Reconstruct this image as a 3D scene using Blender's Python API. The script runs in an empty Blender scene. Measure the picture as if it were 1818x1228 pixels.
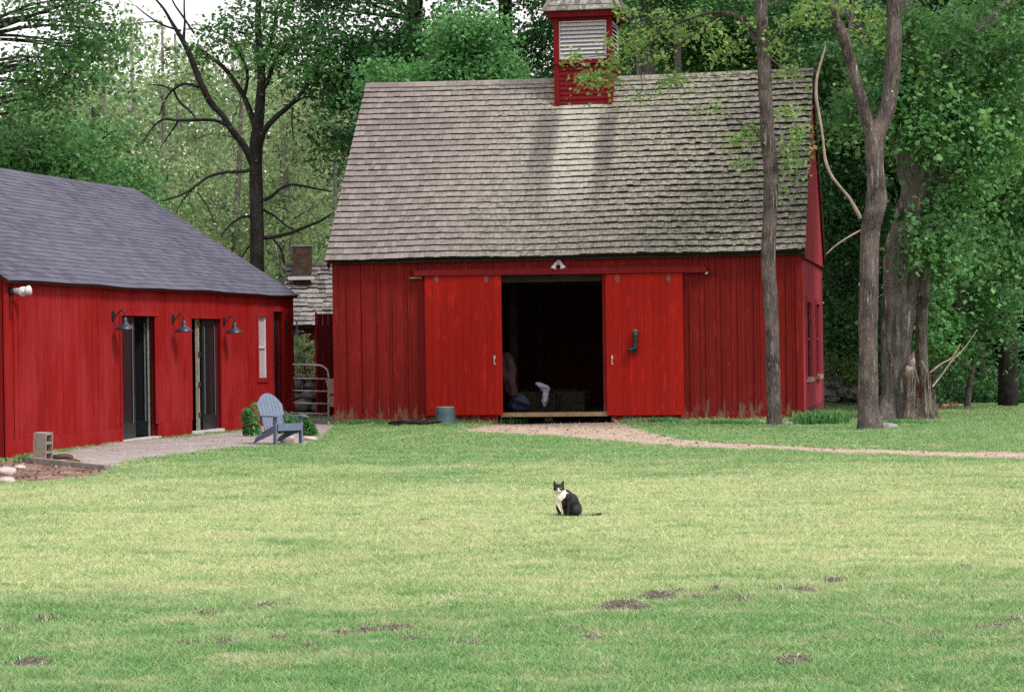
import bpy, bmesh, math, random
import numpy as np
from mathutils import Vector, Matrix, noise
R = random.Random(7)
NR = np.random.RandomState(11)
S = bpy.context.scene
COL = S.collection

# ------------------------------------------------------------------ camera, sky, sun, exposure
CAMZ, ROLL, PITCH, FPX, CX, CY = 1.6, 0.014, math.radians(-0.107), 4292.0, 909.0, 614.0
cam = bpy.data.cameras.new('camera'); cam_o = bpy.data.objects.new('camera', cam); COL.objects.link(cam_o)
cam.sensor_width = 36; cam.lens = FPX/1818*36; cam.clip_end = 1500; cam.clip_start = 0.1
RM = Matrix.Rotation(math.pi/2+PITCH, 3, 'X') @ Matrix.Rotation(-ROLL, 3, 'Z')
cam_o.matrix_world = Matrix.Translation((0, 0, CAMZ)) @ RM.to_4x4()
S.camera = cam_o
SUN_EL, SUN_AZ = math.radians(52), math.radians(128)      # azimuth clockwise from +Y
world = bpy.data.worlds.new('World'); S.world = world; world.use_nodes = True
wt = world.node_tree; wt.nodes.clear()
def wn(t): return wt.nodes.new(t)
sky = wn('ShaderNodeTexSky'); sky.sky_type = 'NISHITA'; sky.sun_disc = False
sky.sun_elevation = SUN_EL; sky.sun_rotation = SUN_AZ; sky.air_density = 1.2; sky.dust_density = 3.0
mixs = wn('ShaderNodeMix'); mixs.data_type = 'RGBA'
tc = wn('ShaderNodeTexCoord'); nz = wn('ShaderNodeTexNoise'); nz.inputs['Scale'].default_value = 2.2; nz.inputs['Detail'].default_value = 5
mp = wn('ShaderNodeMapping'); mp.inputs['Scale'].default_value = (1, 1, 3)
rp = wn('ShaderNodeMapRange'); rp.inputs[1].default_value = .3; rp.inputs[2].default_value = .7; rp.inputs[3].default_value = .72; rp.inputs[4].default_value = .95
wt.links.new(tc.outputs['Generated'], mp.inputs[0]); wt.links.new(mp.outputs[0], nz.inputs['Vector'])
wt.links.new(nz.outputs[0], rp.inputs[0]); wt.links.new(rp.outputs[0], mixs.inputs[0])
wt.links.new(sky.outputs[0], mixs.inputs[6]); mixs.inputs[7].default_value = (9.6, 9.1, 9.2, 1)
bg = wn('ShaderNodeBackground'); bg.inputs[1].default_value = 0.066; wo = wn('ShaderNodeOutputWorld')
wt.links.new(mixs.outputs[2], bg.inputs[0]); wt.links.new(bg.outputs[0], wo.inputs[0])
sl = bpy.data.lights.new('sun', 'SUN'); sl.energy = 1.5; sl.angle = math.radians(11); sl.color = (1, .96, .9)
so = bpy.data.objects.new('sun', sl); COL.objects.link(so)
sd = Vector((math.sin(SUN_AZ)*math.cos(SUN_EL), math.cos(SUN_AZ)*math.cos(SUN_EL), math.sin(SUN_EL)))
so.rotation_euler = sd.to_track_quat('Z', 'Y').to_euler(); so.location = (20, -10, 30)
S.view_settings.view_transform = 'Standard'; S.view_settings.look = 'None'; S.view_settings.gamma = 1
S.view_settings.exposure = 1.29
S.render.engine = 'CYCLES'
c = S.cycles; c.max_bounces = 6; c.diffuse_bounces = 3; c.glossy_bounces = 2; c.transmission_bounces = 4; c.transparent_max_bounces = 6
c.caustics_reflective = False; c.caustics_refractive = False
c.use_denoising = False

# ------------------------------------------------------------------ helpers
def ray(px, py):
    return RM @ Vector((px-CX, -(py-CY), -FPX)).normalized()
def P(px, py, Y):
    d = ray(px, py); return Vector((0, 0, CAMZ)) + d*(Y/d.y)
def G(px, py, z=0.0):
    d = ray(px, py); t = (z-CAMZ)/d.z; return Vector((0, 0, CAMZ)) + d*t
def plane_hit(px, py, p0, n):
    d = ray(px, py); o = Vector((0, 0, CAMZ)); return o + d*((p0-o).dot(n)/d.dot(n))
def tag(o, label=None, cat=None, group=None, kind=None):
    if label: o['label'] = label
    if cat: o['category'] = cat
    if group: o['group'] = group
    if kind: o['kind'] = kind
    return o
def empty(name, loc, rz=0, label=None, cat=None, group=None):
    o = bpy.data.objects.new(name, None); COL.objects.link(o); o.location = loc; o.rotation_euler = (0, 0, rz)
    o.empty_display_size = .2
    return tag(o, label, cat, group)
def copy_tree(o, parent=None):
    q = o.copy(); COL.objects.link(q)
    if parent is not None: q.parent = parent
    for ch in [x for x in bpy.data.objects if x.parent == o]: copy_tree(ch, q)
    return q
class MB:
    """collects shapes; build() links them as ONE mesh object"""
    def __init__(s): s.v = []; s.f = []; s.r = []
    def add(s, vs, fs, r=None):
        b = len(s.v); r = R.random() if r is None else r
        s.v += [tuple(p) for p in vs]
        for f in fs: s.f.append(tuple(i+b for i in f)); s.r.append(r)
    def hexa(s, p, r=None):      # 4 bottom then 4 top
        s.add(p, [(3, 2, 1, 0), (4, 5, 6, 7), (0, 1, 5, 4), (1, 2, 6, 5), (2, 3, 7, 6), (3, 0, 4, 7)], r)
    def box(s, x0, x1, y0, y1, z0, z1, r=None, M=None):
        p = [(x0, y0, z0), (x1, y0, z0), (x1, y1, z0), (x0, y1, z0), (x0, y0, z1), (x1, y0, z1), (x1, y1, z1), (x0, y1, z1)]
        if M is not None: p = [M @ Vector(q) for q in p]
        s.hexa(p, r)
    def beam(s, a, b, w, h, r=None, up=Vector((0, 0, 1))):   # bar from a to b, width w, height h
        a, b = Vector(a), Vector(b); d = (b-a).normalized(); x = d.cross(up)
        if x.length < 1e-4: x = Vector((1, 0, 0))
        x.normalize(); u = x.cross(d)
        p = []
        for q in (a, b):
            for sx, sz in ((-1, -1), (1, -1), (1, 1), (-1, 1)): p.append(q + x*sx*w/2 + u*sz*h/2)
        s.add(p, [(0, 1, 2, 3), (7, 6, 5, 4), (0, 4, 5, 1), (1, 5, 6, 2), (2, 6, 7, 3), (3, 7, 4, 0)], r)
    def tube(s, pts, rad, n=8, r=None, cap=True, wob=0, seed=0):
        pts = [Vector(p) for p in pts]; m = len(pts)
        if not hasattr(rad, '__len__'): rad = [rad]*m
        vs = []; fs = []; x = None
        for i, p in enumerate(pts):
            d = (pts[min(i+1, m-1)] - pts[max(i-1, 0)])
            if d.length < 1e-9: d = Vector((0, 0, 1))
            d.normalize()
            if x is None:
                x = d.cross(Vector((0, 1, 0.13)))
                if x.length < .05: x = d.cross(Vector((1, 0, 0)))
            x = (x - d*x.dot(d)).normalized(); y = d.cross(x)
            for k in range(n):
                a = 2*math.pi*k/n; q = rad[i]
                if wob:
                    q *= 1 + wob*noise.noise(Vector((math.cos(a)*2.2+seed, math.sin(a)*2.2, i*.12*1.0))) + .5*wob*noise.noise(Vector((math.cos(a)*7+seed, math.sin(a)*7, i*.22)))
                vs.append(p + (x*math.cos(a)+y*math.sin(a))*q)
        for i in range(m-1):
            for k in range(n):
                fs.append((i*n+k, i*n+(k+1) % n, (i+1)*n+(k+1) % n, (i+1)*n+k))
        if cap:
            fs.append(tuple(range(n))[::-1]); fs.append(tuple((m-1)*n+k for k in range(n)))
        s.add(vs, fs, r)
    def lathe(s, prof, c=(0, 0, 0), n=20, r=None):   # prof list of (radius, z)
        c = Vector(c); vs = []; fs = []
        for (q, z) in prof:
            for k in range(n):
                a = 2*math.pi*k/n; vs.append(c+Vector((q*math.cos(a), q*math.sin(a), z)))
        for i in range(len(prof)-1):
            for k in range(n): fs.append((i*n+k, i*n+(k+1) % n, (i+1)*n+(k+1) % n, (i+1)*n+k))
        s.add(vs, fs, r)
    def build(s, name, mat, parent=None, smooth=False, off=None, bevel=0):
        me = bpy.data.meshes.new(name)
        vs = s.v if off is None else [(v[0]-off[0], v[1]-off[1], v[2]-off[2]) for v in s.v]
        me.from_pydata(vs, [], s.f); me.update()
        a = me.attributes.new('rnd', 'FLOAT', 'FACE'); a.data.foreach_set('value', np.array(s.r, dtype=np.float32))
        if smooth: me.polygons.foreach_set('use_smooth', [True]*len(me.polygons))
        me.materials.append(mat)
        o = bpy.data.objects.new(name, me); COL.objects.link(o)
        if parent is not None: o.parent = parent
        elif off is not None: o.location = off
        if bevel:
            b = o.modifiers.new('bevel', 'BEVEL'); b.width = bevel; b.segments = 2; b.limit_method = 'ANGLE'
        return o

def smoothline(pts, k=5):
    """Catmull-Rom through points; tuples may carry a radius as the 4th value"""
    a = [np.array(p, dtype=float) for p in pts]; out = []
    for i in range(len(a)-1):
        p0, p1, p2, p3 = a[max(i-1, 0)], a[i], a[i+1], a[min(i+2, len(a)-1)]
        for j in range(k):
            t = j/k
            out.append(.5*((2*p1)+(-p0+p2)*t+(2*p0-5*p1+4*p2-p3)*t*t+(-p0+3*p1-3*p2+p3)*t**3))
    out.append(a[-1]); return out

# ------------------------------------------------------------------ materials
class NT:
    def __init__(s, name):
        s.m = bpy.data.materials.new(name); s.m.use_nodes = True; s.t = s.m.node_tree; s.t.nodes.clear()
        s.out = s.t.nodes.new('ShaderNodeOutputMaterial')
    def n(s, t, **k):
        q = s.t.nodes.new('ShaderNode'+t)
        for a, b in k.items():
            if a.startswith('i_'):
                key = a[2:]; key = int(key) if key.isdigit() else key.replace('_', ' ')
                s.set(q.inputs[key], b)
            else: setattr(q, a, b)
        return q
    def set(s, inp, b):
        if hasattr(b, 'is_output') or isinstance(b, bpy.types.NodeSocket): s.t.links.new(b, inp)
        else:
            if isinstance(b, tuple) and len(b) == 3 and inp.type == 'RGBA': b = b+(1,)
            inp.default_value = b
    def obj(s): return s.n('TexCoord').outputs['Object']
    def pos(s): return s.n('NewGeometry').outputs['Position']
    def map(s, v, sc): return s.n('Mapping', i_Vector=v, i_Scale=sc).outputs[0]
    def noise(s, v, scale, detail=3, rough=.5, dist=0):
        return s.n('TexNoise', i_Vector=v, i_Scale=scale, i_Detail=detail, i_Roughness=rough, i_Distortion=dist).outputs[0]
    def rng(s, v, a, b, c_=0., d=1.):
        q = s.n('MapRange'); q.clamp = True
        for i, x in enumerate((v, a, b, c_, d)): s.set(q.inputs[i], x)
        return q.outputs[0]
    def math(s, op, a, b=0.):
        q = s.n('Math', operation=op); s.set(q.inputs[0], a); s.set(q.inputs[1], b); return q.outputs[0]
    def mix(s, f, a, b, mode='MIX'):
        q = s.n('Mix', data_type='RGBA', blend_type=mode); s.set(q.inputs[0], f); s.set(q.inputs[6], a); s.set(q.inputs[7], b); return q.outputs[2]
    def attr(s, name='rnd'): return s.n('Attribute', attribute_name=name).outputs['Fac']
    def sep(s, v):
        q = s.n('SeparateXYZ', i_0=v); return q.outputs
    def bump(s, h, st=.3, d=.01): return s.n('Bump', i_Height=h, i_Strength=st, i_Distance=d).outputs[0]
    def pbr(s, col, rough=.7, spec=.3, metal=0., normal=None, **k):
        q = s.n('BsdfPrincipled'); s.set(q.inputs['Base Color'], col); s.set(q.inputs['Roughness'], rough)
        s.set(q.inputs['Specular IOR Level'], spec); s.set(q.inputs['Metallic'], metal)
        if normal is not None: s.set(q.inputs['Normal'], normal)
        for a, b in k.items(): s.set(q.inputs[a.replace('_', ' ')], b)
        s.t.links.new(q.outputs[0], s.out.inputs[0]); return q

def mul(c, k): return tuple(x*k for x in c)
def m_wood_paint(name, col, weather=0., var=.35, streak=True, axis='z', z0=0.2, rough=.75, fade=None):
    t = NT(name); o = t.obj(); r = t.attr()
    sc = (9, 9, .7)
    gr = t.noise(t.map(o, sc), 3.0, 5, .6)
    fine = t.noise(t.map(o, (60, 60, 2)), 1.0, 3, .6)
    base = t.mix(t.rng(gr, .3, .7), mul(col, 1-var), mul(col, 1+var*.8))
    base = t.mix(t.rng(r, 0., 1., .0, .38), base, mul(col, .6))
    base = t.mix(t.rng(fine, .45, .75, 0., .35), base, mul(col, .55))
    if fade:
        f = t.noise(t.map(o, (1.3, 1.3, .6)), 1.2, 4, .6)
        base = t.mix(t.rng(f, .42, .62, 0., .7), base, fade)
    if weather:
        z = t.sep(o)[2]
        w = t.noise(t.map(o, (7, 7, 1.6)), 1.3, 5, .65)
        low = t.rng(z, z0, z0+.55, weather, -.02)
        msk = t.rng(t.math('ADD', w, low), .74, .86, 0., .8)
        base = t.mix(msk, base, (.17, .115, .09))
        sp = t.noise(t.map(o, (14, 14, 3)), 1.5, 2)
        base = t.mix(t.rng(sp, .77, .8, 0., .7), base, (.25, .2, .17))
    nl_ = t.noise(t.map(o, (5, 5, 1.2)), 2.2, 2, .5); base = t.mix(t.rng(nl_, .60, .70, 0., .45), base, mul(col, 1.5))
    t.pbr(base, rough, .07, normal=t.bump(t.math('ADD', gr, fine), .35, .004))
    return t.m
def m_plain(name, col, rough=.6, metal=0., var=.2, scale=12., spec=.35, bump=.15):
    t = NT(name); o = t.obj(); n = t.noise(o, scale, 4, .6); n2 = t.noise(o, scale*6, 2)
    b = t.mix(t.rng(n, .3, .7), mul(col, 1-var), mul(col, 1+var))
    t.pbr(b, rough, spec, metal, normal=t.bump(n2, bump, .004)); return t.m
def m_bark(name, col, col2, sc=1., moss=None, bst=1.0):
    t = NT(name); o = t.obj()
    v = t.map(o, (8*sc, 8*sc, 1.0*sc))
    n = t.noise(v, 2.4, 6, .7, .6)
    ridge = t.math('ABSOLUTE', t.math('SUBTRACT', n, .5))
    n2 = t.noise(o, 3.*sc, 3)
    b = t.mix(t.rng(ridge, .0, .15), col, col2)
    b = t.mix(t.rng(n2, .35, .7, 0., .55), b, mul(col2, 1.35))
    fl = t.noise(t.map(o, (20, 20, 9)), 2., 3)
    b = t.mix(t.rng(fl, .62, .7, 0., .5), b, mul(col2, 1.6))
    if moss: b = t.mix(t.rng(t.noise(o, 1.7, 4), .52, .66, 0., .6), b, moss)
    t.pbr(b, .9, .15, normal=t.bump(t.rng(ridge, 0., .14), bst, .03*1.0)); return t.m
def m_leaf(name, dark, light, tr=.3, scale=.8, bright=None):
    t = NT(name); r = t.attr(); p = t.pos(); n = t.noise(p, scale, 3, .6)
    f = t.math('ADD', t.math('MULTIPLY', r, .55), t.rng(n, .3, .7, -.1, .55))
    b = t.mix(f, dark, light)
    if bright: b = t.mix(t.rng(t.noise(p, 1.6, 2), .6, .68, 0., .8), b, bright)  # yellow-lit leaf patches painted into the colour by noise
    q = t.n('BsdfPrincipled'); t.set(q.inputs['Base Color'], b); t.set(q.inputs['Roughness'], .5); t.set(q.inputs['Specular IOR Level'], .3)
    tl = t.n('BsdfTranslucent', i_Color=t.mix(.3, b, (.16, .30, .05), 'MIX'))
    mx = t.n('MixShader', i_0=tr); t.t.links.new(q.outputs[0], mx.inputs[1]); t.t.links.new(tl.outputs[0], mx.inputs[2])
    t.t.links.new(mx.outputs[0], t.out.inputs[0]); return t.m

RED = (.235, .017, .013)
M = {}
M['barn'] = m_wood_paint('barn_red_paint', (.188, .0145, .0125), weather=.27, var=.24)
M['barn_lit_side'] = m_wood_paint('barn_red_paint_lit', (.40, .060, .085), weather=.12, var=.22)  # paler, pinker barn red: sky light on the gable side put into colour
M['barn_dark'] = m_wood_paint('dark_red_trim', (.085, .012, .012), var=.25)
M['cupola'] = m_wood_paint('cupola_red_paint', (.150, .011, .013), var=.18)
M['door'] = m_wood_paint('fresh_red_paint', (.33, .014, .009), var=.10)
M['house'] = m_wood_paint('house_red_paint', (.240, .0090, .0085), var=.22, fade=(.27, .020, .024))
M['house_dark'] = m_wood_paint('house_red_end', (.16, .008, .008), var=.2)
M['panel'] = m_wood_paint('panel_red_paint', (.09, .008, .008), var=.3)
M['white'] = m_plain('white_paint', (.50, .48, .50), .6, var=.08)
M['cream'] = m_plain('pale_wood', (.30, .265, .19), .7, var=.25)
M['tan'] = m_plain('tan_timber', (.27, .18, .095), .8, var=.3, scale=5)
M['oldwood'] = m_plain('old_grey_wood', (.2, .17, .15), .9, var=.4, scale=6)
M['black_metal'] = m_plain('black_metal', (.018, .018, .022), .35, .3, var=.2)
M['darkframe'] = m_plain('dark_green_black_paint', (.012, .018, .02), .3, var=.2)
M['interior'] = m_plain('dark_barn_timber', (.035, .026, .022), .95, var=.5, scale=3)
M['galv'] = m_plain('galvanised_steel', (.50, .52, .53), .5, .3, var=.12)
M['chair'] = m_plain('grey_blue_paint', (.115, .150, .215), .6, var=.15, scale=20)
M['tub'] = m_plain('teal_rubber', (.045, .09, .095), .6, var=.15)
M['stone'] = m_plain('field_stone', (.20, .19, .19), .9, var=.5, scale=5, bump=.5)
M['palestone'] = m_plain('pale_stone', (.36, .31, .29), .9, var=.3, scale=9, bump=.4)
M['block'] = m_plain('concrete_block', (.22, .18, .155), .95, var=.25, scale=14, bump=.6)
M['soil'] = m_plain('dry_soil_clods', (.30, .255, .21), 1., var=.45, scale=30, bump=.8)
t = NT('soil_and_dead_clippings'); r_ = t.attr(); nn_ = t.noise(t.pos(), 22., 3)
t.pbr(t.mix(t.math('MULTIPLY', r_, t.rng(nn_, .3, .7, .5, 1.)), (.065, .058, .045), (.60, .56, .43)), 1., .1); M['soil'] = t.m
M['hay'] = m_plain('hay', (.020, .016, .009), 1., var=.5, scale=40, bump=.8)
M['cloth'] = m_plain('grey_cloth', (.26, .26, .33), .9, var=.25)
M['navy'] = m_plain('navy_cloth', (.012, .018, .05), .8, var=.3)
M['maroon'] = m_plain('maroon_blanket', (.028, .010, .012), .9, var=.4)
M['brick'] = m_plain('sooty_brick', (.062, .040, .026), .95, var=.5, scale=9)
M['leather'] = m_plain('black_leather', (.02, .02, .024), .4, var=.4, scale=25)
M['screen'] = m_plain('pale_shade', (.33, .30, .33), .7, var=.1)
t = NT('glass'); t.pbr((.012, .014, .016), .06, .6); M['glass'] = t.m
t = NT('window_glass'); t.pbr((.02, .022, .026), .12, .5); M['winglass'] = t.m

def m_shingle(name, kind):
    t = NT(name); o = t.obj(); r = t.attr(); x, y, z = t.sep(o)
    if kind == 'barn':
        base = t.mix(r, (.165, .141, .134), (.255, .224, .212))
        g = t.noise(t.map(o, (22, 3, 3)), 1.8, 4, .6)
        base = t.mix(t.rng(g, .35, .7, 0., .4), base, (.115, .09, .086))
        # lichen: pale flecks from the middle to the right
        n1 = t.noise(t.map(o, (1, 1, 1)), .55, 3)
        zone = t.rng(t.math('ADD', x, t.math('MULTIPLY', n1, 3.)), 2.6, 5.2)
        l1 = t.noise(o, 13., 4, .7)
        base = t.mix(t.math('MULTIPLY', zone, t.rng(l1, .44, .58, 0., .75)), base, (.345, .345, .27))
        # grey-green moss and dark growth on the right half
        zr = t.rng(t.math('ADD', x, t.math('MULTIPLY', n1, 2.5)), 4.6, 8.4)
        l2 = t.noise(o, 9., 5, .75)
        base = t.mix(t.math('MULTIPLY', zr, t.rng(l2, .48, .60, 0., .9)), base, (.075, .092, .042))
        base = t.mix(t.math('MULTIPLY', zone, t.rng(t.noise(o, 24., 2), .66, .70, 0., .9)), base, (.03, .03, .022))
        pb = t.math('MULTIPLY', t.math('MULTIPLY', t.rng(x, XL+.1, XL+.35), t.rng(x, XR-.05, XR-.3)), t.rng(z, 3.9, 4.7))
        base = t.mix(t.math('MULTIPLY', pb, t.rng(t.noise(o, 5., 4, .7), .35, .6, .2, .75)), base, (.40, .385, .335))
        # rain-wash stains below the cupola corners
        nn = t.math('MULTIPLY', t.math('SUBTRACT', t.noise(t.map(o, (3, 1, 1)), 1.5, 3), .5), .35)
        xs = t.math('ADD', x, nn)
        fade = t.math('MULTIPLY', t.rng(z, 4.1, 5.3), t.rng(z, 6.5, 6.1))
        for cx, w in ((XL, .36), (XR, .24)):
            d = t.math('ABSOLUTE', t.math('SUBTRACT', xs, cx))
            base = t.mix(t.math('MULTIPLY', fade, t.rng(d, w, w*.45, 0., .62)), base, (.085, .07, .074))
        base = t.mix(t.rng(r, -.1, -.9), base, (.022, .019, .016))  # weathered butt ends, darkened so course shadow lines sit in the colour
        t.pbr(base, .95, .12, normal=t.bump(t.math('ADD', g, l1), .5, .006))
    elif kind == 'shed':
        base = t.mix(r, (.13, .115, .11), (.30, .285, .28)); l = t.noise(o, 14., 5, .75)
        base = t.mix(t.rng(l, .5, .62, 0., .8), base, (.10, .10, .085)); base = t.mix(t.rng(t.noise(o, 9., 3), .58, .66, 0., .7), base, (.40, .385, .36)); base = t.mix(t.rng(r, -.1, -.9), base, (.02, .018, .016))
        t.pbr(base, .95, .1, normal=t.bump(l, .6, .01))
    else:
        base = t.mix(r, (.060, .060, .088), (.105, .104, .145)); l = t.noise(o, 50., 3, .7)
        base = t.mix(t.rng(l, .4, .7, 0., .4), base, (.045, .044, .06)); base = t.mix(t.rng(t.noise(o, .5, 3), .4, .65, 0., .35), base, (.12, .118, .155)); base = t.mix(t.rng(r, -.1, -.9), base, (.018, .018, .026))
        t.pbr(base, .9, .2, normal=t.bump(l, .5, .003))
    return t.m

# ------------------------------------------------------------------ ground, paths
def gh(x, y):
    return .012*math.sin(x*.9+y*.35)+.010*math.sin(x*.31-y*.57+1.)+.006*math.sin(x*2.1+y*1.3)
def inside(X, Y, poly):
    X = np.asarray(X); Y = np.asarray(Y); r = np.zeros(X.shape, bool); n = len(poly)
    for i in range(n):
        x0, y0 = poly[i]; x1, y1 = poly[(i+1) % n]
        if y0 == y1: continue
        cnd = ((y0 > Y) != (y1 > Y)) & (X < (x1-x0)*(Y-y0)/(y1-y0)+x0); r ^= cnd
    return r
def wobble(X, Y, a=.12):
    return (X+a*np.sin(Y*5.1+X*2.)+a*.6*np.sin(X*9.3+Y*13.), Y+a*2.2*np.sin(X*4.3+1.)+a*1.2*np.sin(X*11.7+Y*3.))
def gpoly(pts): return [tuple(G(a, b).xy) for a, b in pts]
PATH = gpoly([(893, 747), (1010, 741), (1085, 744), (1140, 762), (1180, 775), (1300, 787), (1450, 795), (1640, 800), (1900, 804), (1900, 814), (1640, 811), (1450, 806), (1330, 802), (1200, 797), (1100, 786), (960, 775), (880, 772), (800, 771), (850, 759)])
PATIO = gpoly([(60, 812), (217, 787), (390, 769), (520, 745), (590, 745), (600, 752), (575, 777), (545, 787), (430, 794), (330, 806), (225, 822), (190, 838), (110, 828)])
SOIL = gpoly([(-60, 820), (60, 812), (110, 825), (188, 838), (170, 850), (90, 855), (-60, 858)])
SOIL2 = gpoly([(1652, 714), (1690, 711), (1715, 717), (1690, 727), (1655, 729)])
FOOT_H = [(-7.5, 35.1), (-4.5, 49.9), (-12, 52), (-15, 37)]
FOOT_B = [(-3.6, 47.7), (5.6, 46.0), (7, 53), (-2.3, 55)]

def m_ground():
    t = NT('lawn_soil'); p = t.pos(); n = t.noise(p, 1.1, 5, .6); n2 = t.noise(p, 18., 4, .7)
    b = t.mix(t.rng(n, .35, .65), (.12, .19, .07), (.26, .27, .12)); b = t.mix(t.rng(n2, .4, .7, 0., .5), b, (.11, .09, .055))
    t.pbr(b, 1., .1, normal=t.bump(n2, .6, .02)); return t.m
def m_dirt(name, a, b_, leafy=False):
    t = NT(name); p = t.pos(); n = t.noise(p, 2.2, 5, .65); n2 = t.noise(p, 22., 4, .7)
    b = t.mix(t.rng(n, .35, .65), a, b_); b = t.mix(t.rng(n2, .48, .7, 0., .55), b, mul(a, .5))
    b = t.mix(t.rng(t.noise(p, 60., 2), .66, .7, 0., .6), b, mul(b_, 1.3))
    t.pbr(b, 1., .1, normal=t.bump(n2, .8, .02)); return t.m
M['ground'] = m_ground(); M['dirt'] = m_dirt('pinkish_dirt', (.32, .24, .185), (.45, .36, .295)); M['patio'] = m_dirt('pinkish_concrete', (.24, .21, .20), (.35, .31, .30))
M['bed'] = m_dirt('brown_soil_and_leaves', (.09, .055, .042), (.30, .20, .17))

xs = sorted(set([-300, -200, -120, -80, -50, -30] + [i*.5 for i in range(-44, 45)] + [30, 50, 80, 120, 200, 300]))
ys = sorted(set([-60, -30, -10, 0, 5] + [8+i*.5 for i in range(0, 120)] + [70, 75, 80, 90, 110, 140, 180, 240, 320, 450]))
g = MB(); vs = [(x, y, gh(x, y)) for y in ys for x in xs]; nx = len(xs)
g.add(vs, [(j*nx+i, j*nx+i+1, (j+1)*nx+i+1, (j+1)*nx+i) for j in range(len(ys)-1) for i in range(nx-1)], .5)
tag(g.build('ground', M['ground'], smooth=True), kind='structure')
def sheet(name, poly, mat, lift, a=.06, st=.08):
    x0, x1 = min(p[0] for p in poly)-.3, max(p[0] for p in poly)+.3; y0, y1 = min(p[1] for p in poly)-.5, max(p[1] for p in poly)+.5
    nx_, ny = int((x1-x0)/st), int((y1-y0)/(st*1.6)); ax = np.linspace(x0, x1, nx_+1); ay = np.linspace(y0, y1, ny+1)
    cx, cy = np.meshgrid((ax[:-1]+ax[1:])/2, (ay[:-1]+ay[1:])/2); wx, wy = wobble(cx, cy, a); ok = inside(wx, wy, poly)
    m = MB(); idx = {}
    def vid(i, j):
        if (i, j) not in idx: idx[(i, j)] = len(m.v); m.v.append((ax[i], ay[j], gh(ax[i], ay[j])+lift))
        return idx[(i, j)]
    for j, i in zip(*np.nonzero(ok)):
        m.f.append((vid(i, j), vid(i+1, j), vid(i+1, j+1), vid(i, j+1))); m.r.append(.5)
    return tag(m.build(name, mat, smooth=True), kind='structure')
sheet('dirt_path', PATH, M['dirt'], .008); sheet('patio', PATIO, M['patio'], .012, .03)
sheet('garden_soil', SOIL, M['bed'], .006); sheet('bare_soil', SOIL2, M['dirt'], .008)

# ------------------------------------------------------------------ barn
BA = math.radians(-10.4); BW, BD = 9.2, 7.0
BO = Vector((-3.52, 47.76, 0))
barn = empty('barn', BO, BA, 'old dark red barn with a mossy wood shingle roof, open doorway and ridge cupola', 'barn')
BM = Matrix.Translation(BO) @ Matrix.Rotation(BA, 4, 'Z'); BI = BM.inverted()
BN = (BM.to_3x3() @ Vector((0, 1, 0))); BX = (BM.to_3x3() @ Vector((1, 0, 0)))
def fac(px, py, y=0.0):
    q = BI @ plane_hit(px, py, BM @ Vector((0, y, 0)), BN); return q.x, q.z
def gab(px, py):
    q = BI @ plane_hit(px, py, BM @ Vector((BW, 0, 0)), BX); return q.y, q.z
RS, ZE, OV = 3.4, 3.22, .20             # ridge depth, eave height, overhang
TH = math.atan2(7.05-ZE, RS+OV); SL = math.hypot(RS+OV, 7.05-ZE); PZ = 7.05
THB = math.atan2(7.05-3.3, BD+.2-RS)
def roofz(y): return ZE+(y+OV)*math.tan(TH) if y < RS else PZ-(y-RS)*math.tan(THB)
CXc, CH = 4.63, .59
XL, XR = CXc-CH-.12, CXc+CH-.02
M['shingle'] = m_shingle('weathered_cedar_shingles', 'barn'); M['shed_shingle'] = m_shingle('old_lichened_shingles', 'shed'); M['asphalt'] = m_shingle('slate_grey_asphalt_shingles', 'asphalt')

OPL, _ = fac(884, 600); OPR, _ = fac(1082, 600); _, OPT = fac(980, 487); FLZ = .20
def board_wall(m, a0, a1, zf0, zf1, put, step, thick, holes=(), jit=.004, gap=.008):
    a = a0
    while a < a1-1e-3:
        w = step*R.uniform(.88, 1.12); b = min(a+w, a1)
        if a1-b < step*.35: b = a1
        ga, gb = a+gap/2, b-gap/2; spans = [(zf0, None)]
        cuts = [h for h in holes if h[0] < (a+b)/2 < h[1]]
        th = thick+R.uniform(-jit, jit); r = R.random()
        if cuts:
            h = cuts[0]; spans = []
            if h[2] > zf0+.02: spans.append((zf0, h[2]))
            spans.append((h[3], None))
        for z0, z1 in spans:
            za, zb = (zf1(ga), zf1(gb)) if z1 is None else (z1, z1)
            if za <= z0 and zb <= z0: continue
            za = max(za, z0+.001); zb = max(zb, z0+.001)
            m.hexa([put(ga, 0, z0), put(gb, 0, z0), put(gb, -.02, z0), put(ga, -.02, z0), put(ga, 0, za), put(gb, 0, zb), put(gb, -.02, zb), put(ga, -.02, za)] if False else
                   [put(ga, th, z0), put(gb, th, z0), put(gb, 0, z0), put(ga, 0, z0), put(ga, th, za), put(gb, th, zb), put(gb, 0, zb), put(ga, 0, za)], r)
        a = b
# front
m = MB()
board_wall(m, 0, BW, .215, lambda a: 3.37, lambda a, t, z: (a, -t, z), .305, .022, [(OPL, OPR, 0, OPT)])
a = .3
while a < BW:   # battens over the joints are narrow
    a += .305
fw = m.build('front_wall', M['barn'], barn)
m = MB(); m.box(0.01, OPL, .001, .05, 0.02, 3.37); m.box(OPR, BW-.01, .001, .05, .02, 3.37); m.box(OPL, OPR, .001, .05, OPT, 3.37)
m.build('front_wall_backing', M['barn_dark'], barn)
for q in ((-.03, OPL-.02, -.045, 0, -.03, .213), (OPR+.02, BW+.03, -.045, 0, -.03, .213)): m = MB(); m.box(*q); m.build('skirt_board', M['barn'], barn)
m = MB()
for a in np.arange(.31, BW-.2, .308):
    if OPL-.1 < a < OPR+.1: continue
    m = MB(); m.box(a-.016, a+.02, -.046, -.0305, .218, 3.30); m.build('batten', M['barn'], barn)
for q in ((0.0, .10, -.05, -.030, .216, 3.32), (BW-.10, BW+.030, -.05, -.030, .216, 3.32)): m = MB(); m.box(*q); m.build('corner_board', M['barn'], barn)
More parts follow.
